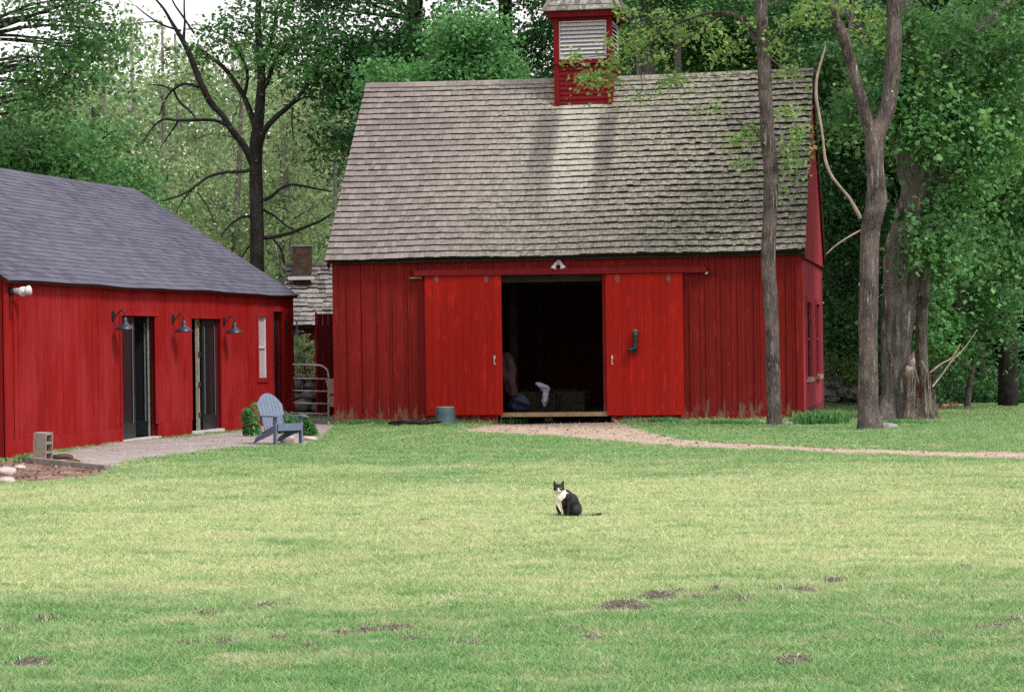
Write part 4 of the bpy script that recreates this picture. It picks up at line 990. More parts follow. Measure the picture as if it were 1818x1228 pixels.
# --- tree C: huge old trunk with a rotten, splintered base
YC = 46.2
C_tr = [(1603, 752, 46, YC), (1602, 735, 39, YC), (1598, 700, 32, YC), (1594, 650, 28, YC), (1593, 580, 26, YC), (1596, 500, 26.5, YC), (1603, 440, 28, YC), (1616, 390, 27, YC), (1627, 340, 27, YC), (1628, 300, 29, YC), (1614, 250, 27, YC), (1598, 190, 22, YC), (1590, 100, 18, YC), (1600, -20, 22, YC), (1590, -200, 16, YC), (1580, -380, 8, YC)]
C_l = [[(1642, 735, 12, YC+1.6), (1636, 620, 11, YC+1.6), (1638, 540, 11, YC+1.5), (1643, 470, 10.5, YC+1.4), (1652, 400, 10, YC+1.2), (1660, 330, 9, YC+.8), (1668, 240, 8, YC+.8), (1680, 120, 7, YC+.9)],
       [(1640, 320, 9, YC-.1), (1634, 260, 7, YC-.2), (1630, 200, 6, YC-.3), (1624, 150, 5, YC-.3), (1622, 80, 4, YC-.3)],
       [(1648, 335, 10, YC), (1672, 322, 9, YC-.1), (1690, 300, 5, YC-.1)],
       [(1610, 190, 14, YC), (1660, 120, 10, YC+.3), (1730, 60, 8, YC+.6), (1800, -10, 6, YC+.8)],
       [(1600, 170, 12, YC), (1560, 90, 9, YC+.3), (1500, 20, 7, YC+.6), (1440, -50, 5, YC+1)]]
crC = [(1690, 200, 70, 45, YC, 1.2, 30), (1760, 120, 80, 50, YC+.5, 1.4, 36), (1650, 110, 60, 45, YC+.5, 1.2, 24), (1700, 330, 45, 45, YC-.2, .8, 18), (1660, 400, 34, 45, YC-.5, .5, 16), (1690, 440, 24, 30, YC-.4, .5, 8), (1740, 250, 60, 50, YC, 1., 24), (1800, 200, 50, 60, YC+.3, 1.2, 20), (1560, 130, 40, 40, YC+.6, 1., 12), (1520, 200, 40, 50, YC+1, 1., 14), (1690, 50, 60, 40, YC+.6, 1.2, 18), (1800, 60, 50, 50, YC+.6, 1.2, 16), (1600, 150, 34, 30, YC-.9, .4, 12), (1640, 205, 28, 26, YC-.9, .4, 10), (1590, 70, 36, 34, YC-.9, .4, 10), (1655, 250, 20, 20, YC-.8, .3, 6), (1600, 215, 34, 26, YC-.9, .35, 13), (1570, 170, 24, 26, YC-.9, .35, 8), (1625, 120, 30, 30, YC-.9, .35, 10), (1610, 30, 36, 34, YC-.9, .4, 10), (1650, 430, 22, 26, YC-.7, .3, 9)]
crC += [(1640+R.uniform(-220, 260), -80-R.uniform(0, 330), 90, 60, YC+R.uniform(-2.5, 2.5), 1.6, 22) for k in range(8)]
old = tree('old_tree', 'huge old leaning tree with a rotten splintered base behind the forked tree', G(1603, 749), C_tr, C_l, crC, leaf=.11, lmat=M['lf_mid'], bark=M['bark_old'], nl=50, spray=(.30, .13), nsides=56, wob=.36, seed=5, tw=.007)
# root flare
m = MB()
for k, (dx, dy, r_) in enumerate([(-36, 0, 12), (-22, 5, 14), (2, 7, 15), (24, 6, 14), (40, 3, 12)]):
    a = px2(1601+dx*.35, 700, YC-.25); b_ = px2(1602+dx, 748+dy*.4, YC-.35)
    pl = smoothline([tuple(px2(1598+dx*.5, 640, YC-.12))+(.06,), tuple(px2(1600+dx*.7, 705, YC-.2))+(r_*YC/FPX*.8,), tuple(b_)+(r_*YC/FPX,)], 6)
    m.tube([Vector(p[:3])-old.location for p in pl], [p[3] for p in pl], 10, wob=.3, seed=k)
m.build('root_flare', M['bark_old'], old, smooth=True)
bs = MB(); rt = MB(); RB = random.Random(5)
def spike(mb, pts, seed):
    pl = smoothline([tuple(px2(a, b, Y))+(r*YC/FPX,) for a, b, r, Y in pts], 5); mb.tube([Vector(p[:3])-old.location for p in pl], [p[3] for p in pl], 9, wob=.6, seed=seed)
Yb = YC-.45
tops = ([1608, 1614, 1620, 1626, 1632, 1638, 1644, 1650, 1656, 1661, 1666], [640, 634, 652, 690, 705, 692, 668, 654, 684, 704, 735])
for k in range(120):
    xx = RB.uniform(1610, 1663); ty = float(np.interp(xx, *tops))+abs(RB.gauss(0, 16)); ty = min(ty, 738); dd = Yb-.16*math.sin(math.pi*(xx-1606)/60)+RB.uniform(-.05, .08)
    w = RB.uniform(1.6, 4.2); fl = (xx-1634)*.16
    a_, b_, c_ = px2(xx+fl, 751, dd-.05), px2(xx, (751+ty)/2, dd), px2(xx+RB.uniform(-2.5, 2.5), ty, dd+.04)
    ws = [w*1.5*YC/FPX, w*YC/FPX, w*.25*YC/FPX]; dp = RB.uniform(.012, .035); vs = []
    for p_, ww in zip((a_, b_, c_), ws):
        p_ = p_-np.array(old.location); tx = RB.uniform(-.02, .02)
        vs += [p_+np.array([-ww, tx, 0]), p_+np.array([0, -dp, 0]), p_+np.array([ww, -tx, 0]), p_+np.array([0, dp, 0])]
    bs.add(vs, [(i+j, i+(j+1) % 4, i+4+(j+1) % 4, i+4+j) for i in (0, 4) for j in range(4)]+[(8, 9, 10, 11)])
spike(bs, [(1606, 664, 3, YC-.42), (1613, 643, 4, YC-.46), (1620, 634, 3.4, YC-.46), (1622, 624, 1.2, YC-.42)], 6)
spike(bs, [(1612, 690, 3, YC-.44), (1615, 668, 6, YC-.46), (1618, 650, 5.5, YC-.46), (1620, 640, 2, YC-.44)], 7)
bs.build('splintered_base', M['split'], old)
for k in range(40):
    xx = RB.uniform(1622, 1638); ty = RB.uniform(668, 700); dd = YC-.50+RB.uniform(-.03, .06); w = RB.uniform(1.2, 2.6); vs = []
    for (x_, y_, ww) in ((xx, 726, w), (xx+RB.uniform(-1, 1), 700, w), (xx+RB.uniform(-2, 2), ty, .4)):
        p_ = px2(x_, y_, dd)-np.array(old.location); ww *= YC/FPX; vs += [p_+np.array([-ww, 0, 0]), p_+np.array([0, -.02, 0]), p_+np.array([ww, 0, 0]), p_+np.array([0, .02, 0])]
    rt.add(vs, [(i+j, i+(j+1) % 4, i+4+(j+1) % 4, i+4+j) for i in (0, 4) for j in range(4)])
bl = MB()
for (x_, y_, r_) in ((1613, 656, 6.5), (1619, 643, 5)): spike(bl, [(x_-2, y_+r_*2.2, r_*.5, YC-.47), (x_-1, y_+r_, r_*.95, YC-.50), (x_+1, y_-r_*.3, r_, YC-.51), (x_+3, y_-r_*1.2, r_*.5, YC-.49), (x_+2, y_-r_*2.2, r_*.25, YC-.46)], x_)
bl.build('pale_burl', M['dead'], old, smooth=True)
spike(rt, [(1630, 724, 2, YC-.40), (1630, 700, 2, YC-.40)], 8); rt.build('rotten_heart', M['rot'], old, smooth=True)
m = MB()
for ln in ([(1650, 662, 1.6, YC), (1672, 645, 1.4, YC+.2), (1690, 635, 1.2, YC+.3), (1705, 610, .9, YC+.4)], [(1652, 690, 1.8, YC), (1670, 668, 1.5, YC+.2), (1690, 640, 1.3, YC+.3), (1712, 618, 1, YC+.5), (1735, 585, .8, YC+.6)], [(1636, 640, 1.2, YC), (1642, 652, 1.2, YC), (1648, 664, 1.2, YC)]):
    pl = smoothline([tuple(px2(a, b, Y))+(r*Y/FPX,) for a, b, r, Y in ln], 4); m.tube([p[:3] for p in pl], [p[3] for p in pl], 6)
tag(m.build('fallen_branch', M['dead'], smooth=True), 'thin dead fallen branches propped on the splintered base of the old tree', 'branch')

# --- fence post and rail stubs
q = G(1467, 706); b = MB(); b.box(-.055, .055, -.04, .04, 0, 1.18); b.box(-.05, .05, -.035, .035, 1.18, 1.21); fp = b.build('fence_post', M['oldwood']); fp.location = q; tag(fp, 'weathered grey fence post behind the right barn corner', 'fence post')
sp = []; 
for k in range(26):
    px, py = R.uniform(1468, 1530), R.uniform(655, 708); qq = P(px, py, 55.5); sp.append((qq.x, 55.5+R.uniform(-.1, .1), qq.z, R.uniform(.1, .2), .16, R.uniform(.07, .12), R.random()*9))
o = stone_mesh('stone_wall', sp, M['stone'], None); tag(o, 'dim low stone wall in shade between the barn and the forked tree', 'stone wall')

# --- D: left tree with dark trunk and spreading limbs
YD = 60
D_tr = [(461, 640, 17, YD), (458, 560, 14.5, YD), (457, 500, 13.5, YD), (456, 430, 12.8, YD), (455, 360, 12, YD), (454, 300, 11.6, YD), (455, 250, 11.2, YD), (459, 215, 9.5, YD), (463, 170, 8.5, YD), (464, 130, 7.5, YD), (460, 80, 6.5, YD), (458, 30, 5.5, YD), (462, -30, 5, YD), (470, -150, 3, YD)]
D_l = [[(452, 300, 7, YD), (435, 262, 6.5, YD-.2), (412, 232, 6, YD-.4), (395, 205, 5.5, YD-.5), (376, 185, 6, YD-.6), (360, 155, 6, YD-.8), (345, 118, 5.6, YD-.9), (334, 90, 5, YD-1), (322, 68, 4.5, YD-1), (305, 40, 3.2, YD-1.1), (290, 15, 2.4, YD-1.2), (268, -10, 1.6, YD-1.3)],
       [(326, 70, 3, YD-1), (328, 40, 2, YD-1), (327, 10, 1.6, YD-1), (328, -30, 1.3, YD-1)], [(345, 60, 2, YD-1), (325, 30, 2, YD-1), (308, 5, 1.6, YD-1), (300, -20, 1.2, YD-1)], [(322, 55, 2, YD-1), (290, 45, 1.8, YD-1), (262, 28, 1.5, YD-1), (240, 10, 1, YD-1)],
       [(400, 222, 3.6, YD-.5), (382, 214, 3, YD-.4), (350, 213, 3, YD-.3), (318, 214, 2.6, YD-.1), (290, 212, 2, YD), (270, 228, 1.4, YD), (255, 250, 1, YD)], [(318, 213, 2, YD), (300, 240, 1.4, YD), (283, 265, .8, YD)],
       [(352, 155, 2.5, YD-.8), (328, 149, 2.5, YD-.6), (310, 158, 2.4, YD-.5), (295, 175, 1.8, YD-.4), (283, 205, 1.2, YD-.4)], [(308, 160, 2, YD-.5), (318, 180, 2, YD-.4), (338, 198, 1.8, YD-.3), (348, 212, 1.2, YD-.3)], [(310, 160, 1.8, YD-.5), (285, 152, 1.4, YD-.5), (262, 150, .9, YD-.5)],
       [(455, 232, 6, YD), (443, 195, 5.4, YD+.2), (432, 170, 5, YD+.3), (412, 138, 4.4, YD+.4), (395, 118, 3.8, YD+.5), (370, 98, 3, YD+.6), (350, 85, 2, YD+.6)], [(433, 172, 3.6, YD+.3), (439, 145, 3.2, YD+.3), (437, 118, 2.8, YD+.3), (425, 95, 2.3, YD+.3), (420, 80, 1.5, YD+.3)],
       [(463, 165, 5, YD), (475, 145, 4.5, YD-.1), (484, 120, 4, YD-.2), (498, 90, 3, YD-.3)], [(462, 135, 3.5, YD), (474, 100, 3, YD), (484, 60, 2.4, YD), (490, 20, 2, YD)],
       [(460, 265, 5.5, YD), (470, 232, 5.5, YD-.3), (490, 208, 5, YD-.5), (512, 190, 4.5, YD-.7), (535, 165, 4, YD-.9), (552, 140, 3.2, YD-1), (572, 122, 2, YD-1.1)], [(500, 200, 2.5, YD-.6), (520, 185, 2.2, YD-.5), (545, 172, 1.8, YD-.4), (575, 178, 1.2, YD-.3)], [(520, 190, 1.5, YD-.7), (518, 215, 1.3, YD-.7), (522, 250, .9, YD-.7)],
       [(462, 358, 3.2, YD), (480, 350, 3, YD-.2), (498, 335, 2.8, YD-.3), (520, 328, 2.4, YD-.4), (555, 334, 2, YD-.5), (590, 340, 1.4, YD-.6)],
       [(466, 423, 4, YD), (485, 421, 3.6, YD-.2), (515, 414, 3.2, YD-.3), (545, 402, 2.8, YD-.4), (570, 392, 2.4, YD-.5), (588, 380, 1.5, YD-.5)], [(463, 370, 2.4, YD), (488, 384, 2, YD-.1), (510, 402, 1.7, YD-.2), (535, 415, 1.1, YD-.3)], [(485, 424, 2, YD), (500, 445, 2, YD), (505, 470, 1.5, YD)],
       [(448, 302, 3, YD), (425, 305, 3, YD-.2), (400, 306, 2.8, YD-.3), (370, 314, 2.6, YD-.4), (345, 332, 2.4, YD-.5), (320, 347, 2, YD-.6), (285, 358, 1.4, YD-.7)], [(345, 332, 1.6, YD-.5), (325, 355, 1.2, YD-.5), (312, 380, .8, YD-.5)], [(350, 340, 1.4, YD), (370, 370, 1.2, YD), (380, 395, .9, YD)],
       [(448, 384, 2.5, YD), (428, 386, 2.3, YD-.1), (408, 400, 2, YD-.2), (392, 420, 1.5, YD-.3)], [(456, 430, 2.4, YD), (440, 440, 2, YD), (428, 460, 1.3, YD)]]
crD = [(500, 95, 60, 30, YD-.5, 1.2, 12), (430, 60, 60, 40, YD+.3, 1.2, 15), (390, 60, 40, 30, YD+.5, 1., 6), (540, 60, 50, 40, YD, 1.2, 14), (470, 20, 70, 30, YD, 1.4, 12), (350, 100, 30, 15, YD, .8, 5), (560, 120, 35, 25, YD-1, .8, 8)]
crD += [(460+R.uniform(-130, 150), -60-R.uniform(0, 220), 80, 50, YD+R.uniform(-2, 2), 1.5, 18) for k in range(5)]
tree('spreading_tree', 'dark trunked tree with spreading bare limbs rising behind the two red buildings', (P(461, 600, YD).x, YD, 0), [(461, 722, 18, YD)]+D_tr, D_l, crD, leaf=.11, lmat=M['lf_maple'], bark=M['bark_dark'], nl=42, spray=(.38, .13), nsides=16, wob=.12, tw=.006)

# --- pale spring trees beyond (each its own)
def bgtree(name, label, px, Y, toppy, rpx, crown, lmat, bark, leaf, nl, spray, group, bend=0, **k):
    b = P(px, 600, Y); b.z = 0; base_py = 606+1.6*FPX/Y
    tr = [(px, base_py+4, rpx*1.25, Y), (px+bend*.3, base_py*.7+toppy*.3, rpx, Y), (px+bend, base_py*.35+toppy*.65, rpx*.8, Y), (px+bend*1.4, toppy, rpx*.35, Y)]
    return tree(name, label, b, tr, (), crown, leaf=leaf, lmat=lmat, bark=bark, nl=nl, spray=spray, group=group, nsides=8, **k)
pale = [(30, 78, 130, 5), (120, 74, 120, 5), (215, 70, 70, 6), (262, 76, 30, 6), (300, 72, 40, 5), (345, 80, 60, 6), (405, 74, 90, 6), (432, 82, 40, 5), (500, 76, 120, 6), (530, 70, 160, 5), (548, 80, 80, 6), (590, 74, 150, 5), (640, 80, 170, 5)]
gp = 'pale leafed trees beyond the buildings'
pl_labels = ['pale green spring tree farthest left beyond the slate roof', 'pale green spring tree second from the left beyond the slate roof', 'pale spring tree rising over the slate roof ridge end', 'tall pale spring tree against the open sky gap', 'thin pale spring tree left of the long bare limb', 'pale spring tree directly under the long bare limb', 'pale spring tree just left of the dark spreading trunk', 'tall pale spring tree hidden behind the dark spreading trunk', 'pale spring tree just right of the dark spreading trunk', 'thin pale spring tree above the shed chimney', 'tall pale spring tree right of the shed chimney', 'pale spring tree showing at the left edge of the barn roof', 'pale spring tree mostly hidden behind the left end of the barn roof']
for i, (px, Y, top, rp_) in enumerate(pale):
    cr = []
    for k in range(13):
        cr.append((px+R.uniform(-60, 60), R.uniform(max(top, 20), 560), R.uniform(28, 55), R.uniform(20, 45), Y+R.uniform(-2, 2), 1.4, 15))
    bgtree('spring_tree', pl_labels[i], px, Y, top, rp_, cr, M['lf_pale'], M['bark_pale'], .12, 19, (.42, .30), gp, bend=R.uniform(-25, 25), tw=.008, up=.35)

# --- green trees at the left over the slate roof
def crowns(boxes):   # (x0,y0,x1,y1,n,rad,Y,ry,ns)
    out = []
    for (x0, y0, x1, y1, n, rad, Y, ry, ns) in boxes:
        for k in range(n): out.append((R.uniform(x0, x1), R.uniform(y0, y1), rad*R.uniform(.7, 1.3), rad*.5*R.uniform(.7, 1.3), Y+R.uniform(-1.5, 1.5), ry, ns))
    return out
bgtree('maple_tree', 'leafy maple overhanging the top left corner against the sky', -90, 52, -150, 16, crowns([(-40, -60, 200, 60, 10, 48, 51, 1.0, 9), (0, 60, 215, 130, 8, 45, 51, 1., 9), (-20, 120, 240, 160, 6, 45, 51, .9, 8), (0, 170, 150, 215, 3, 42, 51, .9, 6), (-40, -200, 240, -60, 4, 70, 52, 1.6, 16)]), M['lf_maple'], M['bark_dark'], .11, 20, (.42, .15), 'green trees left of the barn')
bgtree('maple_tree', 'dense low green maple just above the slate roof at far left', 20, 56, 190, 10, crowns([(-60, 215, 120, 300, 9, 50, 56, 1.2, 20), (60, 270, 200, 320, 6, 40, 55, 1., 16), (-40, 290, 200, 350, 6, 50, 56, 1.2, 16)]), M['lf_maple'], M['bark_dark'], .12, 32, (.42, .18), 'green trees left of the barn')
bgtree('maple_tree', 'bushy green maple over the middle of the slate roof ridge', 165, 60, 190, 8, crowns([(130, 230, 240, 330, 8, 40, 60, 1.2, 14), (180, 300, 250, 345, 4, 35, 60, 1., 12)]), M['lf_mid'], M['bark_dark'], .12, 30, (.42, .18), 'green trees left of the barn')

# --- big dark maples behind the barn
bgtree('maple_tree', 'big dark maple crown over the left end of the barn roof', 690, 62, -200, 22, crowns([(560, 20, 800, 110, 11, 60, 61, 1.6, 17), (585, 110, 650, 250, 6, 36, 60, 1., 16), (640, 95, 800, 150, 5, 50, 60, 1.4, 18), (480, -60, 760, 30, 9, 60, 61, 1.6, 14), (520, -260, 860, -40, 4, 110, 62, 2.4, 34)]), M['lf_dark'], M['bark_dark'], .12, 29, (.42, .15), 'maples behind the barn', bend=40)
bgtree('maple_tree', 'brighter green maple just behind the ridge left of the cupola', 800, 57, 20, 9, crowns([(735, 70, 900, 145, 14, 42, 57, 1.0, 20), (800, 10, 880, 60, 5, 34, 57, .9, 14), (650, 120, 740, 150, 3, 40, 57, 1., 12)]), M['lf_shrub'], M['bark_dark'], .11, 36, (.36, .14), 'maples behind the barn')
bgtree('maple_tree', 'dark thick trunked maple immediately left of the cupola', 897, 64, -240, 17, crowns([(880, 0, 1000, 130, 9, 45, 64, 1.4, 12), (820, -40, 960, 20, 6, 55, 64, 1.5, 12), (760, -240, 1050, -60, 4, 110, 64, 2.4, 34)]), M['lf_dark'], M['bark_dark'], .12, 27, (.42, .15), 'maples behind the barn')
gb = 'pale trunked trees behind the right part of the roof'
for (px, Y, rp_, bd, lb) in [(1186, 60, 12, -40, 'thick pale trunk rising behind the roof ridge just right of the cupola'), (1160, 59, 5, -30, 'thin pale leaning trunk nearest the cupola on its right'), (1217, 62, 8, -16, 'straight pale trunk behind the ridge farthest right of the cupola')]:
    bgtree('pale_trunked_tree', lb, px, Y, -330, rp_, crowns([(px-80, -250, px+80, -30, 6, 80, Y, 1.6, 22), (px-50, -40, px+50, 40, 3, 40, Y, 1., 9)]), M['lf_mid'], M['bark_pale'], .11, 34, (.36, .14), gb, bend=bd)
bgtree('maple_tree', 'mid green maple filling the space between cupola and slim tree', 1290, 66, -200, 14, crowns([(1110, 0, 1300, 110, 14, 50, 66, 1.4, 26), (1280, -10, 1450, 120, 14, 50, 64, 1.4, 26), (1100, -260, 1480, -40, 5, 110, 66, 2.4, 34)]), M['lf_mid'], M['bark_dark'], .12, 42, (.45, .16), 'maples behind the barn')
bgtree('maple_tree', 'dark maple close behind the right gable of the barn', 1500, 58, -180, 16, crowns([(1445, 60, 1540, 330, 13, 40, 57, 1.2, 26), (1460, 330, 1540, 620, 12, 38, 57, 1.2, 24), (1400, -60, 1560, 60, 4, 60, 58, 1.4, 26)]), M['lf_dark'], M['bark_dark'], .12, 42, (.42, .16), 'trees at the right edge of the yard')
bgtree('maple_tree', 'tall green maple at the right picture edge with hanging boughs', 1790, 54, -220, 15, crowns([(1680, 120, 1840, 300, 14, 48, 53, 1.2, 24), (1700, 280, 1850, 460, 12, 42, 53, 1.1, 22), (1650, -80, 1860, 110, 9, 60, 53, 1.5, 22), (1660, 330, 1740, 440, 4, 28, 52, .7, 9)]), M['lf_mid'], M['bark_dark'], .11, 40, (.40, .20), 'trees at the right edge of the yard', droop=.8, up=.5)
bgtree('maple_tree', 'dark green maple crown filling the gap beside the old leaning trunk', 1700, 60, -150, 14, crowns([(1540, 180, 1720, 420, 14, 48, 60, 1.4, 24), (1560, 420, 1720, 600, 8, 45, 60, 1.4, 16), (1560, -80, 1820, 160, 10, 70, 61, 1.8, 26)]), M['lf_wood_shade'], M['bark_dark'], .12, 40, (.45, .18), 'trees at the right edge of the yard')
# saplings and shrubs
bgtree('sapling', 'bright leafy sapling in the dark wood at the right edge', 1715, 52.5, 500, 5, crowns([(1700, 540, 1800, 590, 6, 24, 52, .5, 6), (1730, 515, 1820, 550, 4, 22, 52, .5, 6), (1770, 570, 1820, 620, 3, 20, 52, .4, 4)]), M['lf_shrub'], M['bark'], .10, 24, (.22, .10), None, bend=30)
bgtree('sapling', 'bright sapling whose leaves show just right of the old trunk', 1655, 52, 520, 4, crowns([(1640, 500, 1690, 540, 4, 16, 51.5, .4, 7), (1640, 560, 1700, 620, 6, 20, 51.5, .4, 10), (1650, 600, 1720, 630, 4, 18, 51.5, .4, 8)]), M['lf_shrub'], M['bark'], .10, 24, (.20, .10), None)
bgtree('shrub', 'bright green shrub behind the fence post beside the barn corner', 1500, 56, 620, 3, crowns([(1478, 625, 1530, 670, 8, 20, 56, .5, 12)]), M['lf_fresh'], M['bark'], .07, 24, (.18, .10), None, cat='shrub')
bgtree('shrub', 'leafy shrub above the stone wall seen through the gate', 540, 54.6, 600, 3, crowns([(515, 605, 570, 655, 10, 17, 54.6, .35, 9)]), M['lf_pale'], M['bark'], .075, 16, (.15, .08), None, cat='shrub')
def bush(label, px, py, wpx, hpx, n, lmat, leaf, Yoff=0, name='shrub'):
    q = G(px, py); Y = q.y+Yoff; b = Vector((q.x, Y, 0)); e = empty(name, b, 0, label, 'shrub')
    rx, rz = wpx*Y/FPX, hpx*Y/FPX; u = nrm(NR.normal(0, 1, (n, 3)))*(NR.uniform(.3, 1, (n, 1))**.4)
    pos = u*np.array([rx, rx*.7, rz]); pos[:, 2] = np.abs(pos[:, 2]+rz*.25)*1.0+.03
    k = 1+.25*np.sin(pos[:, 0]*17)*np.cos(pos[:, 1]*15+pos[:, 2]*11); pos = pos*k[:, None]
    np_mesh('foliage', leaf_verts(pos, leaf, .6, .2), 4, NR.uniform(0, 1, n), lmat, e)
    m = MB()
    for i in range(14): p_ = pos[i*7]; m.tube([(0, 0, 0), tuple(p_*.5+np.array([0, 0, .03])), tuple(p_)], [.006, .004, .002], 4)
    m.build('stems', M['bark'], e); return e
bush('dark leafy shrub against the red wall left of the garden chair', 441, 777, 17, 46, 900, M['lf_shrub'], .055, .5)
bush('green shrub just behind the garden chair at the house corner', 500, 772, 34, 28, 1100, M['lf_shrub'], .06, .8)
bush('rounded green shrub right of the garden chair', 545, 777, 15, 28, 800, M['lf_shrub'], .06, .3)
rock('rock', G(508, 787)+Vector((0, .2, .06)), (.12, .1, .09), M['palestone'], 'rounded tan stone beneath the garden chair', seed=41)
rock('rock', G(548, 783)+Vector((0, 0, .03)), (.13, .1, .06), M['palestone'], 'flat pale stone to the right of the garden chair', seed=42)
# day-lily clump and weeds: long blades
def blades(name, label, cat, px, py, wpx, n, h, Yoff=0, mat=None, wid=.012, lean=.5):
    q = G(px, py); Y = q.y+Yoff; w = wpx*Y/FPX; b = Vector((q.x, Y, 0)); x = np.clip(NR.normal(0, .5, n), -1.2, 1.2)*w; y = NR.uniform(-.25, .25, n)
    d = NR.normal(0, 1, (n, 2)); d /= np.linalg.norm(d, axis=1, keepdims=True); H = h*NR.uniform(.55, 1.15, n); L = H*NR.uniform(.1, lean*1.6, n); s = np.stack([-d[:, 1], d[:, 0]], 1)*wid
    P0 = np.stack([x, y, np.zeros(n)], 1); V = []
    def pt(t, drop, sg, ww): return np.stack([x+d[:, 0]*L*t**1.6+sg*s[:, 0]*ww, y+d[:, 1]*L*t**1.6+sg*s[:, 1]*ww, H*(t-drop)], 1)
    q1 = np.stack([pt(0, 0, -1, .7), pt(0, 0, 1, .7), pt(.55, .0, 1, 1), pt(.55, .0, -1, 1)], 1); q2 = np.stack([pt(.55, 0, -1, 1), pt(.55, 0, 1, 1), pt(1.1, .22, 1, .2), pt(1.1, .22, -1, .2)], 1)
    r = NR.uniform(0, 1, n); o = np_mesh(name, np.concatenate([q1, q2]), 4, np.concatenate([r, r]), mat, loc=b); return tag(o, label, cat)
blades('daylily_clump', 'clump of long arching green leaves at the right barn corner', 'plant', 1462, 757, 42, 600, .30, .4, M['lf_shrub'], .012)
blades('weed_clump', 'green weeds against the left barn skirt board by the corner', 'plant', 640, 756, 48, 500, .13, .4, M['lf_shrub'], .008)
blades('weed_clump', 'green weeds growing at the left end of the door threshold', 'plant', 905, 752, 26, 260, .14, .35, M['lf_shrub'], .009)
blades('weed_clump', 'single broad leafed weed below the right end of the threshold', 'plant', 1061, 748, 5, 26, .20, .2, M['lf_shrub'], .022)
blades('weed_clump', 'green weeds under the right sliding door', 'plant', 1175, 753, 35, 420, .13, .35, M['lf_shrub'], .008)
blades('weed_clump', 'green weeds along the barn front left of the slim tree', 'plant', 1290, 757, 70, 800, .12, .4, M['lf_shrub'], .008)
blades('weed_clump', 'green weeds around the foot of the old tree', 'plant', 1600, 756, 55, 500, .12, .2, M['lf_shrub'], .008)
blades('weed_clump', 'small weed tuft in the soil bed by the concrete block', 'plant', 42, 818, 8, 60, .12, 0, M['lf_shrub'], .012)
# brush strip under the right trees: too many stems to count
q = []
n = 26000; x = NR.uniform(8.2, 15.5, n); y = NR.uniform(56, 63, n)+.4*np.sin(x*2.); hz_ = np.abs(NR.normal(0, .28, n))*(1+.5*np.sin(x*3.1+y)); keep = hz_ < 1.2
tag(np_mesh('underbrush', leaf_verts(np.stack([x, y, hz_], 1)[keep], .11, .6, .2), 4, NR.uniform(0, 1, keep.sum()), M['lf_dark'], loc=None), 'low dark underbrush along the edge of the wood', 'underbrush', kind='stuff')
# far woods
def far_wood(name, boxes, lmat, leaf, trunkmat):
    V = []; Rr = []
    for (px0, px1, py0, py1, Y0, Y1, ncl, nlv) in boxes:
        Y = NR.uniform(Y0, Y1, ncl); px = NR.uniform(px0, px1, ncl); py = py0+(py1-py0)*NR.uniform(0, 1, ncl)
        xx = (px-CX)*Y/FPX; zz = CAMZ+(606-py)*Y/FPX
        C = np.stack([xx, Y, np.maximum(zz, .2)], 1); Cr = np.repeat(C, nlv, axis=0); N = len(Cr)
        pos = Cr+NR.normal(0, 1, (N, 3))*np.array([.8, .8, .45]); V.append(leaf_verts(pos, leaf, .5, .3)); Rr.append(np.clip(np.repeat(NR.uniform(0, 1, ncl), nlv)*.7+NR.uniform(0, .3, N), 0, 1))
    o = np_mesh(name, np.concatenate(V), 4, np.concatenate(Rr), lmat); return o
tag(far_wood('far_pale_wood', [(-250, 680, 150, 640, 92, 112, 1700, 40)], M['lf_farpale'] if 'lf_farpale' in M else m_leaf('far_pale_leaf', (.075, .16, .08), (.32, .44, .23), .35), .26, None), 'far wood of pale green spring leaves beyond the buildings', 'wood', kind='stuff')
tag(far_wood('far_dark_wood', [(1060, 2250, -150, 640, 74, 100, 2300, 40), (620, 1060, 130, 640, 74, 100, 400, 40), (1400, 2150, 250, 680, 64, 72, 700, 40)], M['lf_wood_shade'], .26, None), 'deep dark green wood closing the view behind the barn and at right', 'wood', kind='stuff')
# trunks inside the right-hand wood
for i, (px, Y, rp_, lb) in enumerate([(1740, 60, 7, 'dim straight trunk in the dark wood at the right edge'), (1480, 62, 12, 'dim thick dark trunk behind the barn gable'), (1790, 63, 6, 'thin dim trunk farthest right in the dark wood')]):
    bgtree('wood_tree', lb, px, Y, -250, rp_, crowns([(px-90, -200, px+90, 60, 6, 70, Y, 1.6, 20)]), M['lf_wood_shade'], M['bark_dark'], .13, 30, (.45, .18), 'trunks inside the right hand wood', bend=R.uniform(-20, 20))

